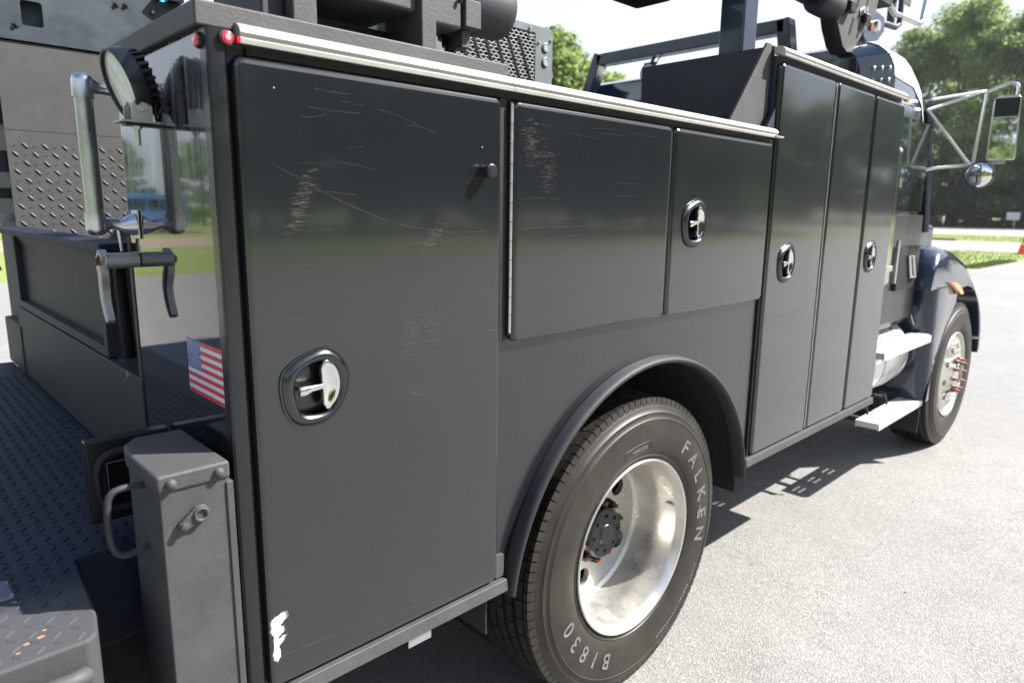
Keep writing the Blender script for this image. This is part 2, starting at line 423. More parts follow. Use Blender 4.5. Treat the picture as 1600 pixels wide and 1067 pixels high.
# wheel well
ww = MB(); pr = [(AX+(AR+.012)*math.cos(math.radians(a)), AZ+(AR+.012)*math.sin(math.radians(a))) for a in range(0, 181, 6)]
n = len(pr)
ww.add([(x, .035, z) for x, z in pr]+[(x, .78, z) for x, z in pr], [(i, i+1, n+i+1, n+i) for i in range(n-1)])
ww.add([(x, .78, z) for x, z in pr], [tuple(range(n))])
ww.build('wheel_well', M['dark'], T)
u = MB(); u.box(0, .64, .05, .50, .60, .612); u.box(1.915, 3.29, .05, .6, .60, .612); u.box(-.3, 3.4, .80, .88, .50, .78); u.box(-.3, 6, 1.55, 1.63, .50, .78)
u.box(.2, .35, .3, 2.1, .5, .6); u.box(1.23, 1.31, .6, 1.9, .44, .56); u.box(.8, 1.7, .78, .80, .45, .95); u.box(3.3, 4.3, .5, 1.9, .5, .9)
u.build('chassis_frame', M['dark'], T)
B(-.035, 3.3, .515, 2.1, .88, .925).build('cargo_floor', M['linerdark'], T)
# sill rail under the doors (two lengths, either side of the arch)
for x0, x1 in ((.0, .640), (1.926, 3.302)):
    MB().prism([(-.004, .655), (.030, .655), (.030, .614), (.010, .614), (-.008, .624)], x0, x1, 'yz').build('sill_rail', M['sill'], T, bevel=.002)
MB().box(.612, .640, .010, .0215, .66, .72).build('sill_bracket', M['sill'], T)

# fender flare
fl = MB(); NA = 56; prof = [(.000, .034), (-.002, -.006), (.002, -.016), (.009, -.019), (.016, -.014), (.019, -.002), (.022, .020)]
vs_ = []
for i in range(NA+1):
    a = math.radians(186-192*i/NA) if False else math.radians(180-a0+1-(180-2*a0+3)*i/NA)
    for dr, y in prof:
        r = AR - .010 + dr; vs_.append((AX+r*math.cos(a), y, AZ+r*math.sin(a)))
k = len(prof)
fl.add(vs_, [(i*k+j, i*k+j+1, (i+1)*k+j+1, (i+1)*k+j) for i in range(NA) for j in range(k-1)] + [(i*k+k-1, i*k, (i+1)*k, (i+1)*k+k-1) for i in range(NA)] + [tuple(range(k)), tuple(NA*k+j for j in range(k-1, -1, -1))])
fl.build('fender_flare', liner('worn_black_fender_coating', (.013, .015, .019), .3), T, ang=60)

# ---- latches
OUT = [(600,105),(760,180),(870,340),(900,500),(850,700),(760,850),(620,960),(430,990),(250,940),(150,800),(110,600),(110,400),(170,290),(330,190)]
INN = [(590,250),(700,310),(775,450),(778,600),(730,760),(650,850),(480,872),(330,850),(280,740),(255,600),(255,480),(300,370),(420,290)]
def lp(P, k=1.0): return chaikin([((x-505)/400*.0735*k, -(y-548)/440*.0765*k) for x, y in P], 2)
OUTL, INL = lp(OUT), lp(INN)
def loop_strip(mb, loops, mi=0):
    n = len(loops[0]); vs_ = [p for L in loops for p in L]
    mb.add(vs_, [(i*n+j, i*n+(j+1) % n, (i+1)*n+(j+1) % n, (i+1)*n+j) for i in range(len(loops)-1) for j in range(n)], mi)
def resample(P, n):
    # by angle about centroid
    out = []
    for i in range(n):
        a = -PI+2*PI*i/n+1e-4; d = (math.cos(a), math.sin(a)); best = 0
        for j in range(len(P)):
            p, q = P[j], P[(j+1) % len(P)]; ex, ez = q[0]-p[0], q[1]-p[1]; det = -d[0]*ez+d[1]*ex
            if abs(det) < 1e-12: continue
            t = (-p[0]*ez+p[1]*ex)/det; s_ = (d[0]*p[1]-d[1]*p[0])/det
            if t > best and -1e-6 <= s_ <= 1+1e-6: best = t
        out.append((d[0]*best, d[1]*best))
    return out
LO, LI = resample(OUTL, 48), resample(INL, 48)
def latch(door, cx, cz):
    P = lambda L, y, k=1: [(cx+x*k, y, cz+z*k) for x, z in L]
    mixl = lambda t: [(a[0]*(1-t)+b[0]*t, a[1]*(1-t)+b[1]*t) for a, b in zip(LO, LI)]
    mb = MB(); loop_strip(mb, [P(mixl(0), .0, 1.03), P(mixl(0), -.003, 1.03), P(mixl(.06), -.0032), P(mixl(.12), -.002), P(mixl(.3), -.0075), P(mixl(.55), -.010), P(mixl(.8), -.0085), P(mixl(1), -.003)])
    bz = mb.build('latch_bezel', M['chromed'], door, ang=60)
    mb = MB(); loop_strip(mb, [P(LI, -.003), P(LI, .022, .97), P(LI, .027, .85)]); mb.add(P(LI, .027, .85), [tuple(range(48))])
    mb.build('latch_cup', M['chromed'], bz, ang=50)
    mb = MB()
    n0 = len(mb.v)
    st = [(cx-.030, -.003, cz-.003), (cx-.022, -.004, cz-.003), (cx-.010, -.005, cz-.001), (cx+.008, -.006, cz)]
    mb.tube(st, [.0085, .0095, .0060, .0045], 14)
    mb.cyl((cx-.024, .0, cz-.002), (cx-.024, .024, cz-.002), .006, .006, 12)
    mb.v = [(cx+(x-cx)*1.22, y, cz+(z-cz)*1.22) for x, y, z in mb.v]
    mb.build('latch_stem', M['chrome'], bz, ang=50)
    half = [(cx+.0125, cz+.041)] + [(cx+.008-.001*math.cos(t*PI/6), cz+.030-.060*t/6) for t in range(7)] + [(cx+.0145, cz-.040), (cx+.020, cz-.040)] + [(cx+.012+.028*math.cos(math.radians(a)), cz+.002+.041*math.sin(math.radians(a))) for a in range(-65, 80, 12)]
    mb = MB(); n = len(half); cc = (cx+.022, cz+.001)
    ring = lambda k, y: [(cc[0]+(x-cc[0])*k, y, cc[1]+(z-cc[1])*k) for x, z in half]
    loop_strip(mb, [ring(.96, .002), ring(1, -.004), ring(.97, -.0065), ring(.93, -.0075), ring(.8, -.0072), ring(.6, -.0055), ring(.35, -.0030)]); mb.add(ring(.35, -.0030), [tuple(range(n))]); mb.add(ring(.96, 0), [tuple(range(n))])
    mb.v = [(cx+(x-cx)*1.22, y, cz+(z-cz)*1.22) for x, y, z in mb.v]
    mb.build('latch_paddle', M['chrome'], bz, ang=40)

def door(x0, x1, z0, z1, hole=None, label=None):
    R, th = .015, .0215
    ring = []
    for t, d in ((0, R), (.004, .006), (.0115, 0.0), ):
        pass
    cr = .020
    def outline(ins, y):
        c_ = max(cr-ins, .003); L = []
        for (cx, cz, s0) in ((x1-ins-c_, z1-ins-c_, 0), (x0+ins+c_, z1-ins-c_, 90), (x0+ins+c_, z0+ins+c_, 180), (x1-ins-c_, z0+ins+c_, 270)):
            for k_ in range(5):
                a = math.radians(s0+22.5*k_); L.append((cx+c_*math.cos(a), y, cz+c_*math.sin(a)))
        return L
    loops = [outline(0, th), outline(0, R)] + [outline(R*(1-math.cos(math.radians(a))), R*(1-math.sin(math.radians(a)))) for a in (22, 45, 68, 90)]
    mb = MB(); loop_strip(mb, loops)
    front = loops[-1]
    polys = [[Vector(p) for p in front]]
    if hole:
        # grid the face a little so that shading stays clean: hole cut through the face
        polys.append([Vector((hole[0]+x*.99, 0, hole[1]+z*.99)) for x, z in LI][::-1])
    pts = [p for L in polys for p in L]
    tris = geometry.tessellate_polygon([[Vector((p.x, p.z, 0)) for p in L] for L in polys])
    mb.add(pts, [tuple(t) for t in tris])
    mb.add(loops[0], [tuple(range(len(loops[0])))]) if not hole else None
    d = mb.build('cabinet_door', M['door'], T, ang=20, label=label)
    wn = d.modifiers.new('wn', 'WEIGHTED_NORMAL'); wn.keep_sharp = True
    if hole: latch(d, *hole)
    return d
ZT, ZM, ZB, ZT2 = 1.851, 1.281, .660, 2.129
d1 = door(0, .613, ZB, ZT, (.1245, 1.2615), 'tall scuffed rear door with white paint smear')
d2 = door(.651, 1.305, ZM, ZT, None, 'wide upper door with silver hinge and no latch')
d3 = door(1.317, 1.951, ZM, ZT, (1.449, 1.568), 'upper door with chrome latch')
d5 = door(1.973, 2.455, ZB, ZT2, (2.130, 1.412), 'tall narrow door with chrome latch beside the upper doors')
d6 = door(2.481, 2.894, ZB, ZT2, None, 'tall narrow middle door without latch')
d7 = door(2.914, 3.297, ZB, ZT2, (3.033, 1.403), 'tall narrow door with chrome latch nearest the cab')
# piano hinge on door 2
hp = MB(); hp.box(.640, .650, .004, .018, 1.300, 1.845); hl = hp.build('hinge_leaf', M['black'], d2)
kn = None; N = 12; L = (1.840-1.305)/N
for i in range(N):
    z = 1.305 + (i+.5)*L
    if not kn: kn = MB().cyl((.644, .004, z-L*.48), (.644, .004, z+L*.48), .0042, n=12).build('hinge_knuckle', M['alu'], hl)
    else: obj_at(kn, 'hinge_knuckle', (.644, .004, z), hl)
B(2.4585, 2.464, .0, .0215, .668, 2.12).build('hinge_strip', M['alu'], T)
B(1.959, 1.9715, .014, .0215, .62, 1.86).build('door_seal', M['black'], T)
B(.6145, .638, .012, .0215, 1.283, 1.85).build('door_seal', M['black'], T)
for x in (2.466, 2.896, 1.306): B(x, x+.010, .010, .0215, (1.285 if x < 2 else .67), (1.85 if x < 2 else 2.12)).build('door_seal', M['black'], T)
# rubber bump stop
kb = MB(); kb.tube([(.553, 0, 1.684), (.553, -.004, 1.684), (.5535, -.018, 1.684), (.554, -.024, 1.685), (.554, -.029, 1.685), (.554, -.032, 1.685)], [.0150, .0145, .0138, .0158, .0158, .012], 20)
kb.tube([(.554, -.0321, 1.685), (.554, -.0328, 1.685)], [.004, .004], 10, mi=1)
kb.build('bump_stop', [M['blackp'], M['dark']], d1)
# white paint smear, an irregular thin film
sm = MB(); random.seed(3)
def blob(cx, cz, w_, h_, n=26, tilt=0, j=.22):
    o = []
    for i in range(n):
        a = 2*PI*i/n; r = 1+random.uniform(-j, j*.4)
        x, z = w_*r*math.cos(a), h_*r*math.sin(a); o.append((cx+x*math.cos(tilt)-z*math.sin(tilt), -.0009, cz+x*math.sin(tilt)+z*math.cos(tilt)))
    sm.add(o+[(cx, -.0011, cz)], [(i, (i+1) % n, n) for i in range(n)])
blob(.024, .808, .018, .011, tilt=.5); blob(.0165, .794, .0095, .022); blob(.023, .783, .011, .009, tilt=.7); blob(.0165, .762, .0055, .025); blob(.0245, .762, .013, .005, tilt=.8); blob(.0165, .738, .0075, .018); blob(.029, .812, .005, .003, tilt=.6)
SMV = sm; gm_ = MB(); gm_.v = [((x-.018)*1.28+.018, -.0005, (z-.778)*1.04+.778) for x, y_, z in sm.v]; gm_.f = list(sm.f); gm_.m = list(sm.m); gm_.build('primer_edge', simple('grey_primer', (.13, .13, .125), .6), d1, fix=False, smooth=False)
sm.build('paint_smear', simple('chipped_white_paint', (.72, .72, .70), .5, var=.25, bump=.4), d1, fix=False, smooth=False)

# scuffs: hairline scratches as thin films, clustered where things have rubbed
def scuffs(door_o, rubs, lines, seed, mat):
    rnd = random.Random(seed); mb = MB()
    def seg(x, z, L, ang, w_):
        dx, dz = math.cos(ang)*L/2, math.sin(ang)*L/2; nx_, nz_ = -math.sin(ang)*w_/2, math.cos(ang)*w_/2
        mb.add([(x-dx, -.0006, z-dz), (x+nx_, -.0006, z+nz_), (x+dx, -.0006, z+dz), (x-nx_, -.0006, z-nz_)], [(0, 1, 2, 3)])
    for (x0, z0, x1, z1, sp_, n_) in rubs:
        for _ in range(n_):
            t_ = min(1, max(0, rnd.gauss(.5, .27))); j_ = rnd.gauss(0, sp_)
            seg(x0+(x1-x0)*t_+j_, z0+(z1-z0)*t_, rnd.uniform(.004, .030)*(1 if rnd.random() < .8 else 1.8), rnd.gauss(.02, .07), rnd.uniform(.0003, .0011))
    for (x0, z0, x1, z1, bow, w_) in lines:
        pts = []
        for k_ in range(15):
            t_ = k_/14; pts.append((x0+(x1-x0)*t_, z0+(z1-z0)*t_+bow*math.sin(PI*t_)+rnd.uniform(-.0006, .0006)))
        for (a, b), (c_, d) in zip(pts, pts[1:]):
            if rnd.random() < .12: continue
            h = w_/2*rnd.uniform(.5, 1.2); mb.add([(a, -.0006, b-h), (c_, -.0006, d-h), (c_, -.0006, d+h), (a, -.0006, b+h)], [(0, 1, 2, 3)])
    mb.build('scuff_marks', mat, door_o, kind='stuff', fix=False, smooth=False)
SCM = simple('scratched_lacquer', (.075, .070, .060), .35, 0, .2, var=.3)
rl = random.Random(8)
hl1 = [(x_, z_, x_+rl.uniform(.03, .13), z_+rl.uniform(-.012, .012), rl.uniform(-.004, .004), .0005) for x_, z_ in [(rl.uniform(.03, .48), rl.uniform(.72, 1.82)) for _ in range(26)]]
scuffs(d1, [(.139, 1.68, .082, 1.542, .008, 150), (.434, 1.576, .382, 1.489, .009, 70), (.355, 1.40, .345, 1.27, .010, 90), (.405, 1.38, .415, 1.27, .010, 80), (.36, 1.22, .37, 1.19, .012, 20)],
    [(.059, 1.676, .295, 1.576, -.006, .0007), (.318, 1.57, .604, 1.557, -.012, .0007), (.336, .814, .605, .897, -.02, .0006), (.012, .729, .456, .677, .012, .0011), (.40, 1.33, .62, 1.318, .002, .0006), (.20, 1.795, .42, 1.755, .010, .0005)]+hl1, 5, SCM)
hl2 = [(x_, z_, x_+rl.uniform(.03, .14), z_+rl.uniform(-.006, .006), rl.uniform(-.003, .003), .0005) for x_, z_ in [(rl.uniform(.67, 1.14), rl.uniform(1.32, 1.82)) for _ in range(20)]]
scuffs(d2, [(.693, 1.812, .717, 1.704, .014, 110), (.772, 1.753, .764, 1.645, .012, 90)], hl2+[(.66, 1.555, .90, 1.56, .003, .0006)], 6, SCM)
scuffs(d3, [(1.60, 1.50, 1.61, 1.46, .01, 8)], [(1.40, 1.45, 1.48, 1.452, .001, .0006), (1.50, 1.56, 1.58, 1.565, .001, .0006), (1.7, 1.40, 1.8, 1.402, .001, .0006)], 7, SCM)
scuffs(d5, [(2.2, 1.6, 2.2, 1.5, .02, 10)], [(2.05, 1.84, 2.16, 1.79, .0, .0009), (2.1, 1.2, 2.3, 1.21, 0, .0008)], 8, SCM)

# ---- tall cabinet behind doors 5-7
tc = MB(); tc.box(1.960, 3.300, .0225, .034, .615, 2.15); tc.box(1.960, 1.972, .036, .60, .615, 2.185); tc.box(3.288, 3.300, .036, .60, .615, 2.15)
tc.box(1.974, 3.286, .585, .60, .9, 2.15); tc.box(1.974, 3.286, .036, .583, 2.13, 2.152)
tc.build('tall_cabinet', M['navymatt'], T)
MB().prism([(1.690, 1.897), (1.956, 1.897), (1.956, 2.190), (1.925, 2.190)], .040, .052).build('gusset_plate', M['liner'], T, bevel=.002)
MB().prism([(1.90, 1.897), (1.957, 1.897), (1.957, 1.97)], .010, .022).build('gusset_foot', M['navymatt'], T)
# drip rails (white anodised)
def rail(x0, x1, z):
    pr = [(.034, z+.004), (.018, z+.006), (.004, z+.003), (-.006, z-.004), (-.010, z-.012), (-.006, z-.0145), (-.0055, z-.020), (-.010, z-.023), (-.009, z-.030), (-.001, z-.030), (.021, z-.020), (.034, z-.02)]
    MB().prism(pr, x0, x1, 'yz').build('drip_rail', M['rail'], T, ang=50)
rail(.012, .640, 1.895); rail(.6415, 1.958, 1.895); rail(1.962, 3.285, 2.176)
B(1.930, 1.985, -.018, -.002, 1.8665, 1.872).build('rail_tongue', M['rail'], T)
B(.006, .0112, -.0105, .0, 1.8650, 1.874).build('rail_end_cap', M['red'], T)
MB().box(.03, 1.955, .014, .0215, 1.852, 1.864).build('rail_shade_strip', M['black'], T)  # black strip drawn in for the shade beneath the drip rail
# rubberised roof slab
MB().prism([(-.052, .012), (.64, .012), (.64, .56), (-.052, .56)], 1.886, 1.926, 'xy').build('roof_slab', M['liner'], T, bevel=.004)
B(.645, 1.955, .036, .56, 1.884, 1.893).build('roof_sheet', M['liner'], T)
# marker lamps
def marker(name, c, d, m1, m2):
    c = Vector(c); d = Vector(d)
    g = MB(); g.cyl(c, c+d*.006, .0135, .0125, 24); o = g.build(name, M['black'], T)
    g = MB(); g.tube([c+d*.004, c+d*.008, c+d*.010], [.0105, .0095, .005], 20); q = g.build('lens', m1, o)
    g = MB(); g.tube([c+d*.0101, c+d*.0108], [.005, .004], 14); g.build('lens_centre', m2, o)
marker('marker_lamp', (-.0085, .0010, 1.8705), (0, -1, 0), M['red'], M['redcore'])
marker('marker_lamp', (-.040, .0285, 1.866), (-1, 0, 0), M['red'], M['redcore'])
ml = MB(); ml.box(3.255, 3.285, -.018, .0, 2.135, 2.146); ml.build('amber_marker', M['amber'], T)

# flag sticker on the rear panel
def flag():
    x = -.0406; yL, yR, z0, z1 = .2005, .0275, 1.2440, 1.3500; h = (z1-z0)/13
    fb = MB(); fb.box(x, x+.0003, yR, yL, z0, z1); o = fb.build('flag_sticker', M['flagwhite'], T, smooth=False)
    W_ = yL-yR; cz = z1-7*h; cy = yL-.40*W_
    rs = MB()
    for i in range(0, 13, 2):
        za, zb_ = z1-(i+1)*h, z1-i*h
        yl = cy if i < 7 else yL
        rs.box(x-.0003, x-.0001, yR, yl, za, zb_)
    rs.build('red_stripes', M['flagred'], o, smooth=False, kind='stuff')
    B(x-.0003, x-.0001, cy+.0002, yL, cz, z1).build('blue_canton', M['flagblue'], o, smooth=False)
    st = MB()
    for r in range(9):
        nn = 6 if r % 2 == 0 else 5
        for q in range(nn):
            yy = yL-(yL-cy)*((q*2+1+(r % 2))/12); zz = z1-(z1-cz)*((r+1)/10)
            pts = []
            for a in range(10):
                rr = .0034 if a % 2 == 0 else .0014; an = PI/2+a*PI/5
                pts.append((x-.0005, yy+rr*math.cos(an), zz+rr*math.sin(an)))
            st.add(pts, [tuple(range(10))])
    st.build('white_stars', M['flagwhite'], o, smooth=False, kind='stuff', fix=False)
flag()

# ---- tailgate and rear bulkhead
MB().box(-.044, -.010, .512, 2.098, .925, 1.205).build('bulkhead', M['linerdark'], T, bevel=.003)
tg = MB()
tg.box(-.040, -.012, .80, 2.06, 1.208, 1.235); tg.box(-.040, -.012, .80, .830, 1.235, 1.492); tg.box(-.040, -.012, 2.02, 2.06, 1.235, 1.492)
tgo = tg.build('tailgate', M['linerdark'], T, bevel=.003)
MB().add([(-.014, .83, 1.235), (-.014, 2.02, 1.235), (-.014, 2.02, 1.445), (-.014, .83, 1.445), (-.038, .83, 1.492), (-.038, 2.02, 1.492)], [(0, 1, 2, 3), (3, 2, 5, 4)]).build('tailgate_panel', M['linerdark'], tgo)
MB().prism([(-.084, 1.502), (-.080, 1.517), (-.0, 1.517), (-.0, 1.494), (-.078, 1.488)], .62, 2.14, 'yz').build('x', M['linerdark']) if False else None
lipm = MB(); lipm.add([(-.084, .60, 1.492), (-.084, 2.14, 1.492), (-.084, 2.14, 1.512), (-.084, .60, 1.512), (-.010, .60, 1.516), (-.010, 2.14, 1.516), (-.010, 2.14, 1.494), (-.010, .60, 1.494)],
    [(0, 3, 2, 1), (3, 4, 5, 2), (4, 7, 6, 5), (7, 0, 1, 6), (0, 7, 4, 3), (1, 2, 5, 6)])
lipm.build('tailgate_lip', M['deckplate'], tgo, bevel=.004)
B(.02, .03, .515, .80, 1.206, 1.49).build('latch_pocket', M['dark'], T)
B(-.042, -.012, .512, .535, 1.206, 1.53).build('latch_pillar', M['linerdark'], T, bevel=.002)
MB().tube(bez([(-.035, .60, 1.47), (-.03, .66, 1.45), (-.02, .70, 1.38), (-.01, .73, 1.28), (0, .76, 1.215)]), .014, 10).build('pocket_seal', M['black'], T)
ch = MB(); random.seed(5)
for y_, z_ in ((1.93, 1.195), (1.90, 1.18)): ch.add([(-.0445, y_+random.uniform(-.006, .006), z_+random.uniform(-.008, .008)) for _ in range(4)], [(0, 1, 2, 3)])
for k_ in range(9):
    y_, z_ = .60+.07*random.random(), 1.20+.004*random.random()
    ch.cyl((-.046, y_, z_), (-.046-.004*random.random(), y_+random.uniform(-.012, .012), z_+random.uniform(-.012, .006)), .0012, .0004, 5)
ch.build('paint_chip', simple('flaking_paint', (.45, .36, .30), .7), T, kind='stuff')

# ---- far side cabinet (its inner wall faces the camera)
FX = 2.10
fc = MB(); fc.box(-.012, 3.3, FX+.004, 2.50, .60, 2.20); fc.build('far_cabinet', M['linerdark'], T)
B(-.014, 1.9, FX-.002, FX+.002, 1.878, 2.200).build('inner_wall_sheet', M['liner'], T)
pl = B(-.014, 1.9, FX-.004, FX+.002, .925, 1.876).build('tread_plate_wall', M['liner'], T)
def lug(mb, c, ax, up, nr, l=.017, w_=.0052, h=.0022):
    c = Vector(c); ax = Vector(ax); up = Vector(up); nr = Vector(nr)
    P = [c-ax*l, c-ax*l*.45+up*w_, c+ax*l*.45+up*w_, c+ax*l, c+ax*l*.45-up*w_, c-ax*l*.45-up*w_, c-ax*l*.5+nr*h, c+ax*l*.5+nr*h]
    mb.add(P, [(0, 1, 6), (1, 2, 7, 6), (2, 3, 7), (3, 4, 7), (4, 5, 6, 7), (5, 0, 6)])
lg = MB(); q = math.sqrt(.5)
nx_, nz_ = int(1.05/.033), int(.46/.033)
for i in range(nx_):
    for j in range(nz_):
        a = (i+j) % 2
        lug(lg, (.012+i*.033, FX-.0045, 1.425+j*.033), (q, 0, -q) if a else (q, 0, q), (q, 0, q) if a else (q, 0, -q), (0, -1, 0), h=.0034 if a else .0015, w_=.0052 if a else .0035, l=.016 if a else .011)
lg.build('tread_pattern', M['liner'], pl, kind='stuff', fix=False, smooth=False)
# upper dark machine plate with a square hole and bolts
def plate_hole():
    y0 = FX-.010; mb = MB()
    hx0, hx1, hz0, hz1 = .080, .150, 2.262, 2.352
    outer = [Vector((x, z, 0)) for x, z in ((-.03, 2.206), (1.9, 2.206), (1.9, 2.445), (-.03, 2.445))]
    inner = [Vector((x, z, 0)) for x, z in [(hx0+.008, hz0), (hx0+.002, hz0+.003), (hx0, hz0+.01), (hx0, hz1-.01), (hx0+.003, hz1-.003), (hx0+.010, hz1), (hx1-.010, hz1), (hx1-.003, hz1-.003), (hx1, hz1-.010), (hx1, hz0+.010), (hx1-.003, hz0+.003), (hx1-.010, hz0)]]
    tr = geometry.tessellate_polygon([outer, inner]); P = [(p.x, y0, p.y) for p in outer+inner]
    mb.add(P, [tuple(t) for t in tr])
    n = len(inner); mb.add([(p.x, y0, p.y) for p in inner]+[(p.x, y0+.05, p.y) for p in inner], [(i, (i+1) % n, n+(i+1) % n, n+i) for i in range(n)])
    mb.box(-.03, 1.9, y0+.05, 2.46, 2.206, 2.445)
    mb.add([(-.03, y0, 2.206), (1.9, y0, 2.206), (1.9, y0+.05, 2.206), (-.03, y0+.05, 2.206)], [(0, 1, 2, 3)]); mb.add([(-.03, y0, 2.445), (1.9, y0, 2.445), (1.9, y0+.05, 2.445), (-.03, y0+.05, 2.445)], [(0, 1, 2, 3)])
    o = mb.build('crane_base_plate', simple('weathered_slate_paint', (.040, .052, .062), .42, 0, .2, .2, var=.35), T, smooth=False)
    first = None
    for x, z in ((.412, 2.402), (.448, 2.406), (.545, 2.395), (.062, 2.262)):
        if not first: g = MB(); hexbolt(g, (x, y0, z), (0, -1, 0), .0085, .008); first = g.build('plate_bolt', M['linerdark'], o, ang=30)
        else: obj_at(first, 'plate_bolt', (x, WL[first.name].y, z), o)
plate_hole()
MB().tube(bez([(.42, 2.2, 2.462), (.52, 2.18, 2.468), (.62, 2.16, 2.462), (.74, 2.16, 2.468)]), .012, 10).build('blue_hose', simple('sky_blue_hose', (.05, .42, .72), .35), T)
bl = MB(); bl.box(.60, .66, 2.04, 2.10, 2.4455, 2.50); bl.cyl((.57, 2.05, 2.455), (.57, 2.12, 2.455), .012); bl.build('hose_clamp', M['blackp'], T)
# things seen past the left edge of the far cabinet
g = MB(); g.tube([(-.115, 2.16, 1.44), (-.115, 2.16, 1.60)], .018, 14); g.box(-.115, -.012, 2.15, 2.17, 1.53, 1.56); g.tube(bez([(-.075, 2.13, 1.47), (-.09, 2.15, 1.44), (-.09, 2.17, 1.39), (-.08, 2.16, 1.34)], 6), [.012]*19, 10); g.build('far_grab_handle', M['alu'], T)
B(-.052, -.014, 2.13, 2.18, 1.72, 1.80).build('far_lamp_bracket', M['navymatt'], T); B(-.05, -.013, 2.14, 2.2, 1.9, 2.1).build('far_lamp_plate', M['navymatt'], T); B(-.05, -.013, 2.15, 2.18, 1.62, 1.66).build('far_hinge', M['navymatt'], T)
g = MB(); g.box(-.05, .02, 2.05, 2.4, .935, 1.13); g.build('far_bumper_box', M['linerdark'], T, bevel=.008)

# ---- chrome grab handle on the rear panel
GX, GY = -.118, .452
g = MB(); g.tube([(GX, GY, 1.58), (GX, GY, 1.815)], .0165, 24)
gh = g.build('grab_handle', M['chrome2'], T)
def foot(z, s):
    f = MB()
    f.tube([(GX, GY, z-.024*s), (GX, GY, z+.008*s), (GX, GY, z+.018*s), (GX, GY, z+.022*s)], [.0195, .0195, .0165, .008], 24)
    f.tube(bez([(GX+.012, GY, z), (GX+.030, GY, z-.003*s), (GX+.050, GY, z-.002), (-.045, GY, z+.0)], 5), [.017, .016, .014, .0125, .0115, .011, .011, .011, .0115, .013, .015, .017, .019, .021, .023, .024], 16)
    f.build('handle_foot', M['chrome2'], gh, ang=50)
    F2 = MB(); F2.box(-.0445, -.041, GY-.022, GY+.022, z-.030, z+.030); F2.build('handle_flange', M['alu'], gh, bevel=.0015)
foot(1.835, 1); foot(1.560, -1)
# cast tailgate latch
g = MB(); g.cyl((-.041, .462, 1.484), (-.108, .462, 1.484), .0165, .0165, 22)
lt = g.build('tailgate_latch', M['cast'], T, bevel=.0015)
lv = []
prof2 = bez([(-.105, .472, 1.500), (-.108, .482, 1.478), (-.106, .484, 1.455), (-.104, .494, 1.425), (-.104, .492, 1.395), (-.104, .476, 1.362), (-.104, .466, 1.352)], 5)
g = MB(); nP = len(prof2)
for side in (-.0085, .0085):
    pass
vs_ = []
for i, p in enumerate(prof2):
    t = i/(nP-1); d = (prof2[min(i+1, nP-1)]-prof2[max(i-1, 0)]).normalized(); nn = Vector((0, -d.z, d.y)); hw = .0125*(1-t)**.7+.0050+.002*math.sin(t*PI)
    for sx, sn in ((-1, -1), (1, -1), (1, 1), (-1, 1)): vs_.append(p+Vector((.0085*sx, 0, 0))+nn*hw*sn)
g.add(vs_, [(i*4+j, i*4+(j+1) % 4, (i+1)*4+(j+1) % 4, (i+1)*4+j) for i in range(nP-1) for j in range(4)]+[(0, 1, 2, 3), tuple((nP-1)*4+j for j in (3, 2, 1, 0))])
g.build('latch_lever', M['cast'], lt, bevel=.0022, ang=40)
g = MB(); hexbolt(g, (-.114, .476, 1.482), (-1, 0, 0), .009, .005); g.build('latch_bolt', M['rust'], lt, ang=30)
g = MB(); g.tube(bez([(-.05, .50, 1.545), (-.06, .505, 1.56), (-.06, .52, 1.55), (-.055, .525, 1.50)], 5), .004, 8); g.build('latch_hook', M['alu'], lt)

# ---- round work lamp
n_ = Vector((-.945, -.02, -.32)).normalized(); lc = Vector((-.155, .071, 1.775))
def fr(p, a, r, n_=n_):
    ux = n_.cross(Vector((0, 0, 1))).normalized(); uy = ux.cross(n_).normalized()
    return p + (ux*math.cos(a)+uy*math.sin(a))*r
def ring_loops(mb, prof, c, nseg=48):
    vs_ = [fr(c - n_*d, 2*PI*j/nseg, r) for r, d in prof for j in range(nseg)]
    k_ = len(prof); mb.add(vs_, [(i*nseg+j, i*nseg+(j+1) % nseg, (i+1)*nseg+(j+1) % nseg, (i+1)*nseg+j) for i in range(k_-1) for j in range(nseg)])
g = MB(); ring_loops(g, [(.0525, .006), (.0535, -.001), (.0562, -.0015), (.0575, .004), (.0565, .022), (.050, .026), (.046, .040), (.030, .046), (.0, .047)], lc)
wl = g.build('work_lamp', M['blackp'], T, ang=50)
g = MB(); ring_loops(g, [(.0, .001), (.025, .002), (.0528, .005)], lc); g.build('lamp_lens', M['lens'], wl)
fin = None
for i in range(26):
    a = 2*PI*i/26; p = fr(lc-n_*.032, a, .047); ux = (fr(lc, a, 1)-lc).normalized(); uy = ux.cross(n_)
    Mx = Matrix((ux, uy, n_)).transposed().to_4x4(); Mx.translation = p
    MB().box(-.004, .0035, -.0024, .0024, -.009, .008, M=Mx).build('cooling_fin', M['blackp'], wl)
g = MB(); g.box(-.168, -.112, .026, .075, 1.718, 1.7205); 
for yy in (.030, .072): g.prism([(-.152, 1.7205), (-.122, 1.7205), (-.122, 1.742), (-.128, 1.752), (-.137, 1.756), (-.146, 1.752), (-.152, 1.742)], yy-.0015, yy+.0015)
br = g.build('lamp_bracket', M['cast'], wl)
g = MB(); hexbolt(g, (-.137, .028, 1.743), (0, -1, 0), .006, .005); g.build('bracket_bolt', M['alu'], wl, ang=30)
g = MB(); hexbolt(g, (-.140, .050, 1.718), (0, 0, -1), .007, .006); g.cyl((-.140, .050, 1.718), (-.140, .050, 1.684), .004, n=10); g.build('bracket_bolt', M['alu'], wl, ang=30)
B(-.160, -.0955, .038, .062, 1.7135, 1.7175).build('lamp_arm', M['blackp'], wl)
N0 = Vector((-.108, .240, 1.810)); wl.scale = (1.13,)*3; wl.location = N0 - 1.13*(lc-WL[wl.name]) - WL[T.name]
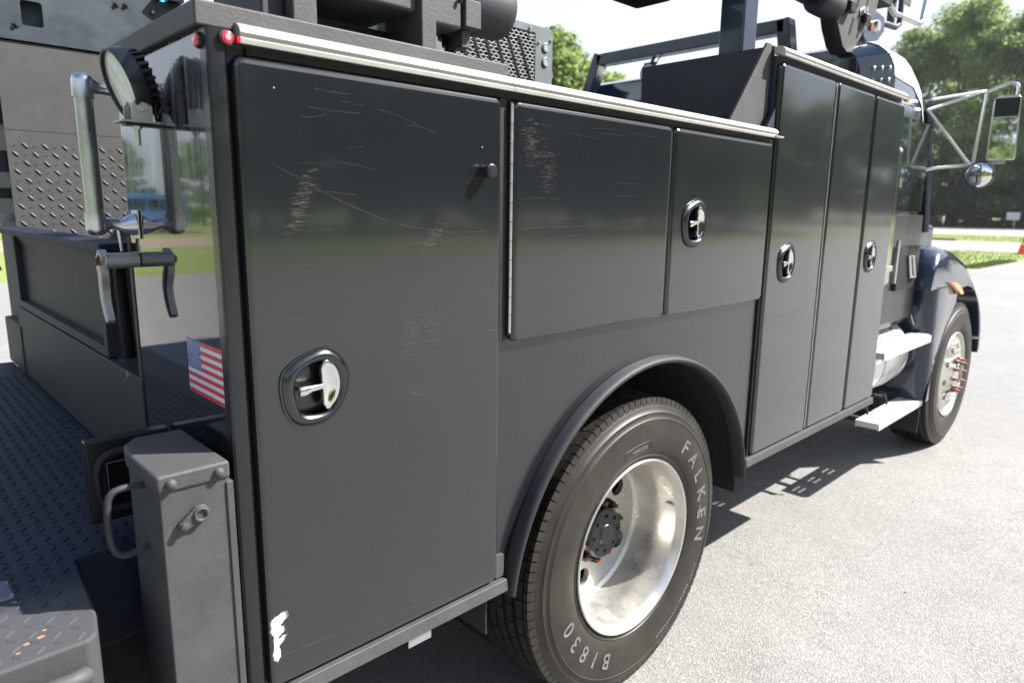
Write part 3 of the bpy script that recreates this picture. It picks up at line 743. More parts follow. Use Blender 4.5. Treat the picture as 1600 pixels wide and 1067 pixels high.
g = MB(); g.tube(bez([(-.130, .066, 1.772), (-.122, .056, 1.752), (-.114, .046, 1.736), (-.108, .040, 1.738), (-.102, .036, 1.748), (-.0955, .034, 1.758)], 6), .0034, 8); g.build('lamp_cable', M['black'], wl)
g = MB(); g.tube([(-.110+.006*math.cos(a*PI/8), .042+.008*math.cos(a*PI/8), 1.737+.016*math.sin(a*PI/8)) for a in range(16)], .0028, 8, closed=True); g.build('cable_clip', M['blackp'], wl)

# ---- rear work deck / bumper
DZ = .938
dk = MB(); outl = [(-1.6, -.045), (-.300, -.045), (-.284, -.030), (-.272, .030), (-.254, .250), (-.160, .252), (-.046, .254), (-.046, 2.35), (-1.6, 2.35)]
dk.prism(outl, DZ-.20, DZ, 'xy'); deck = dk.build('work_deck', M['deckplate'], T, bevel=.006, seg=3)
MB().prism([(-1.5, .0), (-.32, .0), (-.30, .262), (-.05, .262), (-.05, 2.3), (-1.5, 2.3)], .30, DZ-.2005, 'xy').build('deck_shade_block', M['dark'], deck)  # dark solid added to block the sunlit ground and blacken the gap
B(-.255, -.05, .2485, .2515, DZ-.2, DZ-.012).build('deck_inner_edge', M['dark'], deck) if False else None
dl = MB(); st = .027
from mathutils.geometry import intersect_point_tri_2d
def inside(x, y):
    if y < .26: return -1.6 < x < -.29+.016*max(0, y)/.25 and y > -.030
    return -1.6 < x < -.06 and y < 2.3
i = 0
y = -.025
while y < 2.05:
    xm = -.62 if y < .8 else -.40
    x = -.062 - (0.0)
    j = 0
    while x > xm:
        if inside(x, y):
            a = (i+j) % 2
            lug(dl, (x, y, DZ-.0002), (q, q, 0) if a else (q, -q, 0), (q, -q, 0) if a else (q, q, 0), (0, 0, 1), l=.0128, w_=.0040, h=.0022)
        x -= st; j += 1
    y += st; i += 1
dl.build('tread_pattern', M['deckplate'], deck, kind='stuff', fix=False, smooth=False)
g = MB(); g.tube(bez([(-.62, -.055, .889), (-.50, -.060, .889), (-.36, -.062, .889), (-.325, -.060, .888), (-.310, -.050, .884)], 5), .014, 12); g.build('deck_bumper_lip', M['liner'], deck)
g = MB(); g.box(-.42, -.345, -.050, -.0455, .835, .868); g.build('deck_reflector', M['blue'], deck, bevel=.002)
B(-.30, -.262, -.02, .245, .60, .735).build('deck_bracket', M['linerdark'], deck)
ch = MB(); random.seed(9)
for (x_, y_, s_) in ((-.352, .012, .007), (-.372, .006, .005), (-.385, -.012, .004), (-.345, .03, .004)):
    pp = [(x_+s_*random.uniform(.6, 1.2)*math.cos(a), y_+s_*.7*random.uniform(.5, 1.2)*math.sin(a), DZ+.0006) for a in [k_*2*PI/9 for k_ in range(9)]]
    ch.add(pp, [tuple(range(9))])
ch.build('bare_primer_chip', simple('orange_primer', (.40, .20, .12), .6), deck, fix=False)
# tall bumper box with bolted cap
BX0, BX1, BY = -.178, -.066, -.030
op = [(BX0, BY), (BX1, BY), (BX1, .20), (BX0+.035, .205), (BX0+.008, .17), (BX0, .13)]
def scale_poly(P, d):
    cx = sum(p[0] for p in P)/len(P); cy = sum(p[1] for p in P)/len(P)
    return [(p[0]+(d if p[0] > cx else -d), p[1]+(d if p[1] > cy else -d)) for p in P]
bb = MB(); bb.prism(op, .55, 1.155, 'xy'); bbo = bb.build('bumper_box', M['liner'], T, bevel=.003)
bc = MB(); bc.prism(scale_poly(op, .004), 1.136, 1.168, 'xy'); bc.build('bumper_box_cap', M['liner'], bbo, bevel=.006, seg=3)
B(BX1-.004, BX1+.008, BY-.0035, .18, .55, 1.130).build('bumper_box_flange', M['liner'], bbo, bevel=.0015)
for x_ in (-.160, -.082):
    g = MB(); g.tube([(x_, BY-.004, 1.151), (x_, BY-.008, 1.151), (x_, BY-.012, 1.151), (x_, BY-.0135, 1.151)], [.0095, .009, .0065, .003], 16); g.build('cap_bolt', M['liner'], bbo)
g = MB(); hs = arc(-.118, 1.088, .0155, -40, 140, 12) + arc(-.146, 1.074, .009, 140, 300, 8); g.prism(hs, BY-.010, BY-.0005); hp_ = g.build('hasp', M['liner'], bbo, bevel=.002)
g = MB(); g.tube([(-.118+.0105*math.cos(a*PI/10), BY-.012, 1.088+.0105*math.sin(a*PI/10)) for a in range(20)], .0028, 8, closed=True); g.build('hasp_ring', M['liner'], hp_)
g = MB(); g.tube([(-.146, BY-.009, 1.074), (-.146, BY-.0155, 1.074), (-.146, BY-.017, 1.074)], [.007, .0065, .003], 14); g.build('hasp_rivet', M['liner'], hp_)
g = MB(); g.tube(bez([(-.176, .05, 1.130), (-.215, .05, 1.132), (-.232, .05, 1.122), (-.237, .05, 1.095), (-.237, .05, 1.050), (-.230, .05, 1.022), (-.212, .05, 1.012), (-.176, .05, 1.018)], 6), .0058, 12); g.build('loop_handle', M['linerdark'], bbo)
# black recessed lamp housing beside it
g = MB(); g.box(-.205, -.046, .335, .365, .960, 1.135); lh = g.build('lamp_housing', M['blackp'], T, bevel=.004)
g = MB(); g.tube([(-.127+.062*math.copysign(abs(math.cos(a*PI/16))**.6, math.cos(a*PI/16)), .332, 1.046+.062*math.copysign(abs(math.sin(a*PI/16))**.6, math.sin(a*PI/16))) for a in range(32)], .0095, 10, closed=True); g.build('housing_gasket', M['black'], lh)
g = MB(); g.box(-.175, -.08, .325, .334, 1.0, 1.09); g.build('housing_socket', simple('glossy_black', (.006, .006, .006), .08, 0, .6), lh, bevel=.02, seg=3)
# flaking grey tape smear on the rear panel
g = MB(); g.add([(-.0408, .40, 1.11), (-.0408, .18, 1.06), (-.0408, .16, 1.02), (-.0408, .28, 1.05), (-.0408, .42, 1.075)], [(0, 1, 2, 3, 4)]); g.build('scraped_patch', simple('scraped_grey_paint', (.06, .065, .075), .5, var=.4), T, smooth=False)

# ---- wheels
def text_mesh(s, size):
    cu = bpy.data.curves.new('t', 'FONT'); cu.body = s; cu.size = size; cu.align_x = 'CENTER'; cu.extrude = 0; cu.offset = .0010; cu.resolution_u = 3
    o = bpy.data.objects.new('t', cu); COL.objects.link(o); dg = bpy.context.evaluated_depsgraph_get(); dg.update()
    me = bpy.data.meshes.new_from_object(o.evaluated_get(dg)); bpy.data.objects.remove(o); bpy.data.curves.remove(cu)
    v = [tuple(x.co) for x in me.vertices]; f = [tuple(p.vertices) for p in me.polygons]; bpy.data.meshes.remove(me); return v, f
def tyre_y(r):
    r = r if r < .312 else .312+(r-.312)/.942   # sidewall surface offset (negative = proud) by radius
    P = [(.298, .012), (.310, .002), (.335, -.009), (.385, -.014), (.430, -.012), (.462, -.004), (.480, .004), (.495, .012)]
    for (r0, y0), (r1, y1) in zip(P, P[1:]):
        if r <= r1: return y0+(y1-y0)*max(0, (r-r0)/(r1-r0))
    return P[-1][1]
def arc_text(s, C, r0, ang_start, size, step, name, parent, wy, squash=1.25):
    a = ang_start
    for ch_ in s:
        v, f = text_mesh(ch_, size)
        mb = MB(); vs_ = []
        for x, yv, _ in v:
            r = r0+yv*squash; an = math.radians(a)-x*1.25/r0
            vs_.append((C[0]+r*math.cos(an), wy+tyre_y(r)-.0018, C[1]+r*math.sin(an)))
        mb.add(vs_, f)
        # side skirts give the letters thickness
        mb.build(name, M['letter'], parent, fix=False, smooth=False)
        a -= step
def wheel(C, wy, W_, kind, name, label=None):
    R0 = .504
    root = None
    # tyre body with circumferential grooves
    P = [(.286, .055), (.292, .02), (.298, .012), (.303, .004), (.310, .002), (.312, -.001), (.316, .001), (.335, -.009), (.385, -.014), (.430, -.012), (.441, -.0105), (.444, -.0125), (.449, -.0085), (.462, -.004), (.466, -.005), (.470, .0), (.480, .004), (.495, .010), (.499, .014)]
    tread = []
    nG = 4; x0 = .034
    tread = [(.501, x0)]
    yy = x0; rib = (W_-2*x0-.012*nG)/(nG+1)
    for k_ in range(nG+1):
        tread += [(.506, yy+.001), (.506, yy+rib-.001)]
        yy += rib
        if k_ < nG: tread += [(.494, yy+.002), (.494, yy+.010)]; yy += .012
    SR = lambda r: r if r < .312 else .312+(r-.312)*.942
    P2 = [(SR(r), d) for r, d in P + tread + [(r, W_-d) for r, d in P[::-1]]]
    nseg = 96
    if kind == 'rear':
        RP = [(.291, .03), (.297, .010), (.2985, .001), (.296, -.003), (.290, -.001), (.284, .006), (.276, .016), (.270, .030), (.268, .048), (.262, .062), (.259, .115), (.256, .160), (.249, .180), (.238, .190)]
        dd = .190
    else:
        RP = [(.291, .03), (.297, .010), (.2985, .001), (.296, -.003), (.288, .0), (.280, .015), (.272, .020), (.262, .012), (.248, .006)]
        dd = .006
    rm = MB(); rm.lathe(RP, (C[0], wy, C[1]), n=96)
    rm.lathe([(.283, .08), (.25, W_-.03), (.28, W_)], (C[0], wy, C[1]), n=48)
    # disc with hand holes
    ro = RP[-1][0]; ri = .118 if kind == 'rear' else .085; nh = 5 if kind == 'rear' else 10; rh = .178 if kind == 'rear' else .200; hr = .033 if kind == 'rear' else .022
    dsh = (lambda r: dd) if kind == 'rear' else (lambda r: dd - .05*max(0, (ro-r)/(ro-ri))**1.0)
    circ = lambda cx, cz, r, n_s, rev=False: [Vector((cx+r*math.cos(2*PI*j/n_s), cz+r*math.sin(2*PI*j/n_s), 0)) for j in (range(n_s-1, -1, -1) if rev else range(n_s))]
    off = math.radians(-104) if kind == 'rear' else .15
    loops = [circ(0, 0, ro, 96), circ(0, 0, ri, 48, True)] + [circ(rh*math.cos(off+2*PI*k_/nh), rh*math.sin(off+2*PI*k_/nh), hr, 20, True) for k_ in range(nh)]
    pts = [p for L in loops for p in L]; tr = geometry.tessellate_polygon(loops)
    rm.add([(C[0]+p.x, wy+dsh(p.length), C[1]+p.y) for p in pts], [tuple(t) for t in tr])
    for L in loops[1:]:
        n_s = len(L); rm.add([(C[0]+p.x, wy+dsh(p.length), C[1]+p.y) for p in L]+[(C[0]+p.x, wy+dsh(p.length)+.022, C[1]+p.y) for p in L], [(i, (i+1) % n_s, n_s+(i+1) % n_s, n_s+i) for i in range(n_s)])
    root = rm.build(name, M['rim'], T, ang=28, label=label)
    t_ = MB(); t_.lathe(P2, (C[0], wy, C[1]), n=nseg); ty = t_.build('tyre', M['rubber'], root, ang=40)
    # shoulder blocks and rib blocks
    bk = MB(); NB = 104
    for i in range(NB):
        a0_, a1_ = 2*PI*(i+.07)/NB, 2*PI*(i+.93)/NB
        def blk(r0, r1, y0, y1, r0b=None):
            ps = []
            for r, yy_ in ((r0, y0), (r1, y0+.006), (r1, y1), (r0, y1)):
                for a in (a0_, a1_): ps.append((C[0]+r*math.cos(a), wy+yy_, C[1]+r*math.sin(a)))
            bk.add(ps, [(0, 1, 3, 2), (2, 3, 5, 4), (4, 5, 7, 6), (6, 7, 1, 0), (0, 2, 4, 6), (1, 7, 5, 3)])
        blk(.478, R0-.001, .0075, .030); blk(.478, R0-.001, W_-.034, W_-.0085)
    bk.build('tread_shoulder', M['rubber'], root, kind='stuff', fix=False, smooth=False)
    bk = MB(); NB = 52; yy = x0
    for k_ in range(nG+1):
        for i in range(NB):
            sft = (k_ % 2)*.5
            a0_, a1_ = 2*PI*(i+sft+.03)/NB, 2*PI*(i+sft+.95)/NB; am = (a0_+a1_)/2
            ps = []
            for r in (.493, R0):
                for yv, o_ in ((yy+.001, 0), (yy+rib*.5, .25), (yy+rib-.001, 0)):
                    for a in (a0_, a1_): ps.append((C[0]+r*math.cos(a+o_*PI/NB), wy+yv, C[1]+r*math.sin(a+o_*PI/NB)))
            bk.add(ps, [(6, 7, 9, 8), (8, 9, 11, 10), (0, 6, 8, 2), (2, 8, 10, 4), (1, 3, 9, 7), (3, 5, 11, 9), (0, 1, 7, 6), (4, 10, 11, 5)])
        yy += rib+.012
    bk.build('tread_block', M['rubber'], root, kind='stuff', fix=False, smooth=False)
    return root
WC = (1.2715, .507)
w1 = wheel(WC, .034, .265, 'rear', 'wheel', 'outer rear wheel with deep dished rim')
inner = MB(); inner.lathe([(.29, .34), (.31, .33), (.41, .318), (.485, .335), (.495, .36), (.495, .565), (.48, .59), (.30, .59)], (WC[0], 0, WC[1]), n=72)
inner.build('inner_tyre', M['rubber'], T)
bk = MB()
for i in range(60):
    for k_ in range(5):
        a0_, a1_ = 2*PI*(i+.05+.5*(k_ % 2))/60, 2*PI*(i+.95+.5*(k_ % 2))/60; y0_, y1_ = .345+k_*.046, .345+k_*.046+.036; ps = []
        for r in (.49, .503):
            for y_ in (y0_, y1_):
                for a in (a0_, a1_): ps.append((WC[0]+r*math.cos(a), y_, WC[1]+r*math.sin(a)))
        bk.add(ps, [(4, 5, 7, 6), (0, 4, 6, 2), (1, 3, 7, 5), (0, 1, 5, 4), (2, 6, 7, 3)])
bk.build('inner_tread_block', M['rubber'], T, kind='stuff', fix=False, smooth=False)
arc_text('FALKEN', WC, .356, 50, .058, 12.2, 'raised_letter', w1, .034)
arc_text('BI830', WC, .352, -115, .057, 10.8, 'raised_letter', w1, .034)
# small print and rings on sidewall
def small_text(s, a_, step, size=.014, r0=.405):
    mbt = MB(); a = a_
    for ch_ in s:
        if ch_ != ' ':
            v, f = text_mesh(ch_, size)
            mbt.add([(WC[0]+(r0+y_)*math.cos(math.radians(a)-x_/r0), .034+tyre_y(r0+y_)-.0012, WC[1]+(r0+y_)*math.sin(math.radians(a)-x_/r0)) for x_, y_, _ in v], f)
        a -= step
    mbt.build('small_print', M['letter'], w1, fix=False, smooth=False, kind='stuff')
small_text('TUBELESS', 100, 1.7, .015, .345); small_text('STEEL RADIAL', -28, 1.9, .013, .40); small_text('REGROOVABLE', -52, 1.9, .013, .40); small_text('LOAD RANGE', 14, 1.6, .011, .365)
pl_ = MB(); pp = [(math.radians(106-22*t/10), .366) for t in range(11)] + [(math.radians(84+22*t/10), .336) for t in range(11)]
pl_.tube([(WC[0]+r*math.cos(a), .034+tyre_y(r)-.0003, WC[1]+r*math.sin(a)) for a, r in pp], .0011, 5, closed=True); pl_.build('badge_outline', M['rubber'], w1)
# hub
hb = MB(); hb.lathe([(.118, .20), (.114, .186), (.092, .180), (.088, .135), (.080, .128), (.040, .125), (.036, .120), (.0, .119)], (WC[0], .034, WC[1]), n=40); hub = hb.build('hub', M['blackp'], w1, ang=30)
for i in range(10):
    a = 2*PI*i/10+.2; cx, cz = WC[0]+.103*math.cos(a), WC[1]+.103*math.sin(a)
    g = MB(); g.cyl((cx, .216, cz), (cx, .206, cz), .018, .017, 16); g.cyl((cx, .206, cz), (cx, .186, cz), .0145, .0135, 6); g.cyl((cx, .186, cz), (cx, .172, cz), .0085, .008, 10, 1)
    g.build('lug_nut', [M['blackp'], M['rust']], w1, ang=30)
for i in range(8):
    a = 2*PI*i/8; cx, cz = WC[0]+.064*math.cos(a), WC[1]+.064*math.sin(a)
    g = MB(); g.cyl((cx, .163, cz), (cx, .155, cz), .007, .0065, 6); g.build('hub_bolt', M['blackp'], hub, ang=30)
g = MB(); g.box(-.008, .008, -.0004, .0004, -.014, .014); st_ = g.build('balance_sticker', M['white'], w1, keep=True); st_.location = Vector((WC[0]+.262*math.cos(.22), .080, WC[1]+.262*math.sin(.22)))-WL[w1.name]; st_.rotation_euler = (PI/2, 0.9, PI/2*0+.0)
# front wheel
FC = (4.985, .507)
w2 = wheel(FC, .030, .265, 'front', 'wheel', 'front wheel with rusty spiked nut caps')
hb = MB(); hb.lathe([(.082, -.010), (.076, -.03), (.066, -.038), (.052, -.042), (.0, -.045)], (FC[0], .036, FC[1]), n=36); hb.build('hub', M['chrome'], w2, ang=35)
for i in range(10):
    a = 2*PI*i/10+.1; cx, cz = FC[0]+.108*math.cos(a), FC[1]+.108*math.sin(a)
    g = MB(); g.tube([(cx, .015, cz), (cx, -.002, cz), (cx, -.006, cz), (cx, -.026, cz), (cx, -.040, cz)], [.020, .019, .0145, .0105, .004], 10); g.build('nut_cap', M['stud'], w2, ang=40)
# underbody bits
g = MB(); g.box(.385, .455, .08, .13, .548, .553); g.box(.385, .455, .08, .083, .53, .5475); g.build('underbody_tab', M['white'], T, bevel=.002)
g = MB(); g.box(.612, .618, .05, .22, .48, .60); g.build('mud_flap_bracket', M['linerdark'], T)
g = MB(); g.tube(bez([(.56, .20, .60), (.565, .19, .585), (.575, .20, .565), (.59, .19, .56)], 5), .006, 8); g.tube(bez([(.55, .17, .60), (.56, .18, .58), (.56, .20, .565)], 5), .005, 8); g.build('rusty_chain', M['rust'], T)
# ================================================================== machinery on the near cabinet roof
def c_machine():
    Lm = M['liner']
    g = MB(); g.box(.06, .21, .075, .095, 1.927, 2.14); g.box(.445, .480, .07, .10, 1.927, 2.14)
    g.box(.06, .50, .30, .34, 1.927, 2.14)
    V = empty('pedestal_winch', (.35, .2, 1.926), 'textured black cast winch with round motor standing on the near cabinet roof edge', 'winch')
    def leg(x0, x1, y0, y1): 
        q_ = MB(); q_.box(x0, x1, y0, y1, 1.927, 2.10); q_.build('leg', Lm, V, bevel=.004)
    leg(.148, .198, .072, .20); leg(.432, .472, .060, .20)
    q_ = MB(); q_.prism([(.11, 2.09), (.20, 2.035), (.30, 2.007), (.432, 2.006), (.432, 2.16), (.11, 2.16)], .075, .30); q_.build('cast_body', Lm, V, bevel=.008, seg=3)
    B(.10, .147, .10, .32, 1.927, 2.10).build('rear_housing', M['linerdark'], V, bevel=.006)
    B(.474, .565, .085, .30, 1.996, 2.16).build('gear_case', Lm, V, bevel=.010, seg=3)
    q_ = MB(); q_.box(.568, .615, .078, .13, 2.005, 2.065); q_.box(.575, .600, .10, .14, 1.965, 2.004); q_.build('valve_block', Lm, V, bevel=.003)
    # motor cylinder along X, axis slightly above the frame
    q_ = MB(); q_.lathe([(0, .588), (.05, .590), (.066, .605), (.069, .62), (.069, .75), (.065, .770), (.052, .782), (.0, .785)], (0, .185, 2.092), 'x', 40); q_.build('motor', M['linerdark'], V, ang=40)
    q_ = MB(); q_.lathe([(.070, .630), (.0715, .636), (.070, .642)], (0, .185, 2.092), 'x', 40); q_.build('motor_band', M['linerdark'], V)
    q_ = MB(); q_.cyl((.585, .155, 1.927), (.585, .155, 1.975), .014); q_.cyl((.585, .155, 1.975), (.585, .155, 2.0), .022, .022, 6); q_.cyl((.585, .155, 1.99), (.585, .155, 2.04), .030, .030, 16); q_.build('drain_fitting', M['blackp'], V)
    q_ = MB(); q_.tube(bez([(.55, .08, 2.05), (.565, .07, 2.075), (.585, .075, 2.085), (.6, .09, 2.07)], 5), .0035, 8); q_.build('control_cable', M['blackp'], V)
    B(.20, .44, .20, .32, 1.927, 1.99).build('mount_plate', M['linerdark'], V)
c_machine()

# ================================================================== air compressor standing on the cargo floor
def c_comp():
    Cc = empty('air_compressor', (1.45, 1.35, .926), 'grey cabinet machine with cut hexagon mesh grille standing between the cabinets', 'compressor')
    y0 = 1.0; x0, x1, z0, z1 = 1.02, 1.842, .927, 2.374
    pg = simple('machine_grey_paint', (.16, .175, .19), .4, 0, .2)
    B(x0, x1, y0+.04, 1.7, z0, z1-.004).build('cabinet', pg, Cc, bevel=.01)
    fp = MB()
    gx0, gx1, gz0, gz1 = 1.30, 1.735, 2.03, 2.345
    fp.box(x0, gx0, y0, y0+.038, z0, z1); fp.box(gx1, x1, y0, y0+.038, z0, z1); fp.box(gx0, gx1, y0, y0+.038, z0, gz0); fp.box(gx0, gx1, y0, y0+.038, gz1, z1)
    fp.build('front_panel', pg, Cc)
    B(gx0, gx1, y0+.030, y0+.0385, gz0, gz1).build('grille_backing', M['dark'], Cc)
    # hexagonal mesh: two families of wavy strips
    gm = MB(); dx = .028
    rows = int((gz1-gz0)/.0135)
    for r in range(rows):
        z = gz0+.006+r*.0135; pts = []
        n_ = int((gx1-gx0)/(dx/2))
        for i in range(n_+1):
            pts.append((gx0+i*dx/2, z+(.0035 if (i//1+r) % 2 else -.0035)))
        for a, b in zip(pts, pts[1:]):
            gm.add([(a[0], y0+.002, a[1]-.0016), (b[0], y0+.002, b[1]-.0016), (b[0], y0+.002, b[1]+.0016), (a[0], y0+.002, a[1]+.0016), (a[0], y0+.006, a[1]-.0022), (b[0], y0+.006, b[1]-.0022), (b[0], y0+.006, b[1]+.0022), (a[0], y0+.006, a[1]+.0022)], [(0, 1, 2, 3), (3, 2, 6, 7), (0, 4, 5, 1), (4, 7, 6, 5)])
    gm.build('grille_mesh', simple('grille_grey', (.40, .41, .41), .5), Cc, kind='stuff', fix=False, smooth=False)
    # slanting slots between mesh columns
    for i in range(7):
        xa = 1.30+.066*i; g = MB(); za = gz1-.03; L = .20 if i > 3 else .24
        g.prism([(xa, za), (xa+.010, za), (xa+.010+.09, za-L), (xa+.09, za-L)], y0-.0015, y0+.0012); 
        if xa+.1 < 1.78: g.build('slot_shadow_bar', M['blackp'], Cc)
    for z_ in (2.295, 2.235):
        g = MB(); g.tube([(1.797+.0165*math.cos(a*PI/12), y0-.004, z_+.0165*math.sin(a*PI/12)) for a in range(24)], .0035, 8, closed=True); g.cyl((1.797, y0, z_), (1.797, y0-.006, z_), .012, .012, 20); g.build('dial', simple('dial_grey', (.35, .37, .39), .3), Cc, ang=40)
    g = MB()
    for x_, z_ in ((1.70, 2.36), (1.755, 2.31), (1.76, 2.10), (1.83, 2.33), (1.70, 2.33)): g.cyl((x_, y0, z_), (x_, y0-.008, z_), .007, .005, 10)
    g.build('rivet_row', M['alu'], Cc)
c_comp()

# ================================================================== boom rest mast, headache rack, crane parts
ms = MB(); ms.box(1.975, 2.075, .165, .265, 2.162, 2.95); mo = ms.build('boom_mast', M['navy'], T, bevel=.006)
g = MB(); g.prism([(.10, .10), (.33, .10), (.33, .33), (.10, .33)], 0, .02, 'xy')
MB().box(1.962, 2.11, .13, .30, 2.1525, 2.164).build('mast_flange', M['liner'], mo, bevel=.003)
MB().prism([(.265, 2.165), (.30, 2.165), (.265, 2.21)], 2.0, 2.012, 'yz').build('mast_gusset', M['navymatt'], mo)
MB().tube(bez([(2.05, .12, 2.165), (2.09, .10, 2.19), (2.11, .06, 2.18), (2.13, .05, 2.158)], 5), .005, 8).build('mast_cable', M['black'], mo)
def rect_tube(mb, pts, w_, h_, up=(0, 0, 1)):
    pass
hr = MB()
RX = 3.36
def bar(a, b, w1=.04, w2=.055, m_=M['navy'], name='rack_tube'):
    a = Vector(a); b = Vector(b); d = (b-a).normalized(); u = Vector((1, 0, 0)); v = d.cross(u).normalized(); P = []
    for p in (a, b):
        for s1, s2 in ((-1, -1), (1, -1), (1, 1), (-1, 1)): P.append(p+u*w1*s1+v*w2*s2)
    return MB().add(P, [(0, 1, 2, 3), (7, 6, 5, 4), (0, 4, 5, 1), (1, 5, 6, 2), (2, 6, 7, 3), (3, 7, 4, 0)]).build(name, m_, rk, bevel=.005)
rk = B(RX-.045, RX+.045, .55, 2.02, 2.12, 2.16).build('headache_rack', M['navy'], T, bevel=.004)
bar((RX, .66, 2.605), (RX, 1.97, 2.605), .045, .036)
bar((RX, .675, 2.64), (RX, .60, 2.16), .045, .036); bar((RX, 1.955, 2.64), (RX, 2.16, 2.16), .045, .036)
def rlamp(y_, z_):
    g = MB(); g.lathe([(0, .05), (.03, .05), (.055, .03), (.060, .0), (.060, -.02), (.052, -.022)], (RX-.08, y_, z_), 'x', 28); o = g.build('rack_lamp', M['blackp'], rk, ang=40)
    g = MB(); g.lathe([(0, -.016), (.053, -.02)], (RX-.08, y_, z_), 'x', 28); g.build('lamp_lens', M['lens'], o)
    g = MB(); g.box(RX-.09, RX-.06, y_-.04, y_+.04, z_+.055, z_+.065); g.cyl((RX-.07, y_, z_+.06), (RX-.05, y_-.01, z_+.105), .010); g.build('lamp_foot', M['blackp'], o)
rlamp(1.50, 2.455); rlamp(.92, 2.475)
MB().tube(bez([(RX-.07, 1.47, 2.50), (RX-.09, 1.43, 2.53), (RX-.06, 1.42, 2.57)], 5), .004, 6).build('lamp_cable', M['black'], rk)
g = MB(); g.box(RX+.10, RX+.16, 1.38, 1.78, 1.6, 2.40); g.build('exhaust_guard', M['alu'], T, bevel=.05, seg=4)

SL = [(3.445, 2.69, 1.2), (3.562, 2.70, 1.0), (3.384, 2.555, 1.5), (3.483, 2.545, 1.1), (3.488, 2.644), (3.535, 2.635), (3.562, 2.618), (3.52, 2.66), (3.30, 2.63)]
def c_crane():
    # boom tip with sheave plates above the tall cabinet; the boom itself runs back above the frame
    g = MB(); g.box(.2, 3.3, .14, .30, 2.953, 3.18); cr = g.build('crane_boom', M['navy'], T, bevel=.01)
    # sheave plate (sunlit face towards -Y)
    y0 = .33
    P = [(3.205, 2.545), (3.30, 2.445), (3.36, 2.425), (3.425, 2.435), (3.56, 2.56), (3.70, 2.685), (3.725, 2.76), (3.725, 2.98), (3.45, 2.98), (3.39, 2.70), (3.27, 2.63)]
    pl0 = MB(); pl0.prism(P, y0, y0+.014); sp = pl0.build('sheave_plate', M['liner'], cr, bevel=.002)
    P2 = [(3.19, 2.56), (3.215, 2.52), (3.29, 2.445), (3.36, 2.42), (3.43, 2.43), (3.57, 2.56), (3.66, 2.70), (3.70, 2.98), (3.25, 2.98), (3.19, 2.66)]; MB().prism(P2, y0+.0145, y0+.085).build('sheave_block', M['dark'], cr, bevel=.01)
    for (a, b, s_) in SL[:4]:
        q_ = MB(); q_.prism([(a-.020*s_, b-.030*s_), (a-.002, b-.026*s_), (a+.022*s_, b+.024*s_), (a+.008, b+.030*s_)], y0-.003, y0-.0005); q_.build('plate_slot', M['dark'], sp)
    for (a, b) in SL[4:]:
        q_ = MB(); hexbolt(q_, (a, y0-.001, b), (0, -1, 0), .013, .014); q_.build('plate_bolt', M['alu'], sp, ang=30)
    B(3.50, 3.57, y0-.03, y0-.0035, 2.585, 2.64).build('hose_fitting', M['blackp'], sp, bevel=.01)
    q_ = MB(); q_.lathe([(0, 2.99), (.04, 2.985), (.062, 2.995), (.07, 3.02), (.07, 3.20), (.0, 3.205)], (0, .36, 2.62), 'x', 30); q_.build('ram_head', M['linerdark'], cr, ang=40)
    B(2.72, 2.98, .31, .41, 2.585, 2.66).build('ram_clevis', M['blackp'], cr, bevel=.02, seg=3)
    B(2.80, 3.4, .33, .42, 2.665, 2.955).build('ram_bracket', M['blackp'], cr, bevel=.02, seg=3)
    q_ = MB(); q_.box(3.26, 3.33, .29, .3285, 2.60, 2.65); q_.build('hose_block', M['blackp'], cr, bevel=.006)
    # right lug with pin
    lg_ = MB(); lg_.prism([(3.64, 2.56), (3.70, 2.535), (3.86, 2.57), (3.945, 2.635), (3.925, 2.705), (3.80, 2.715), (3.70, 2.66)], .36, .43); lo = lg_.build('hook_lug', M['navy'], cr, bevel=.004)
    q_ = MB(); q_.cyl((3.80, .359, 2.635), (3.80, .34, 2.635), .030, .028, 18); q_.build('lug_pin', M['alu'], lo); q_ = MB(); q_.cyl((3.73, .359, 2.62), (3.73, .35, 2.62), .022, .022, 12); q_.build('lug_washer', M['rust'], lo)
    # tubular guard loops
    q_ = MB(); q_.tube([(4.03, .40, 2.98), (4.035, .40, 2.828), (4.19, .40, 2.782), (4.66, .40, 2.81), (4.70, .40, 2.83), (4.745, .40, 3.0)], .017, 10); q_.build('guard_loop', M['alu'], cr, ang=60)
    q_ = MB(); q_.tube([(3.90, .40, 2.68), (4.05, .40, 2.70), (4.23, .40, 2.713), (4.29, .40, 2.74), (4.29, .40, 2.98)], .017, 10); q_.build('guard_loop', M['linerdark'], cr, ang=60)
    B(4.30, 4.52, .42, .43, 2.89, 3.04).build('guard_flap', M['liner'], cr)
    B(3.74, 4.02, .36, .44, 2.78, 3.0).build('boom_cheek', M['dark'], cr, bevel=.004)
    B(4.30, 4.33, .44, .48, 2.74, 2.90).build('guard_post', M['navy'], cr)
    # remote pad seen at the top edge
    q_ = MB(); q_.box(1.50, 1.90, .42, .60, 2.392, 2.46); q_.build('boom_pad', M['blackp'], cr, bevel=.02, seg=4)
    B(1.62, 1.78, .30, .55, 2.46, 2.9525).build('boom_pad_post', M['navy'], cr, bevel=.004)
c_crane()

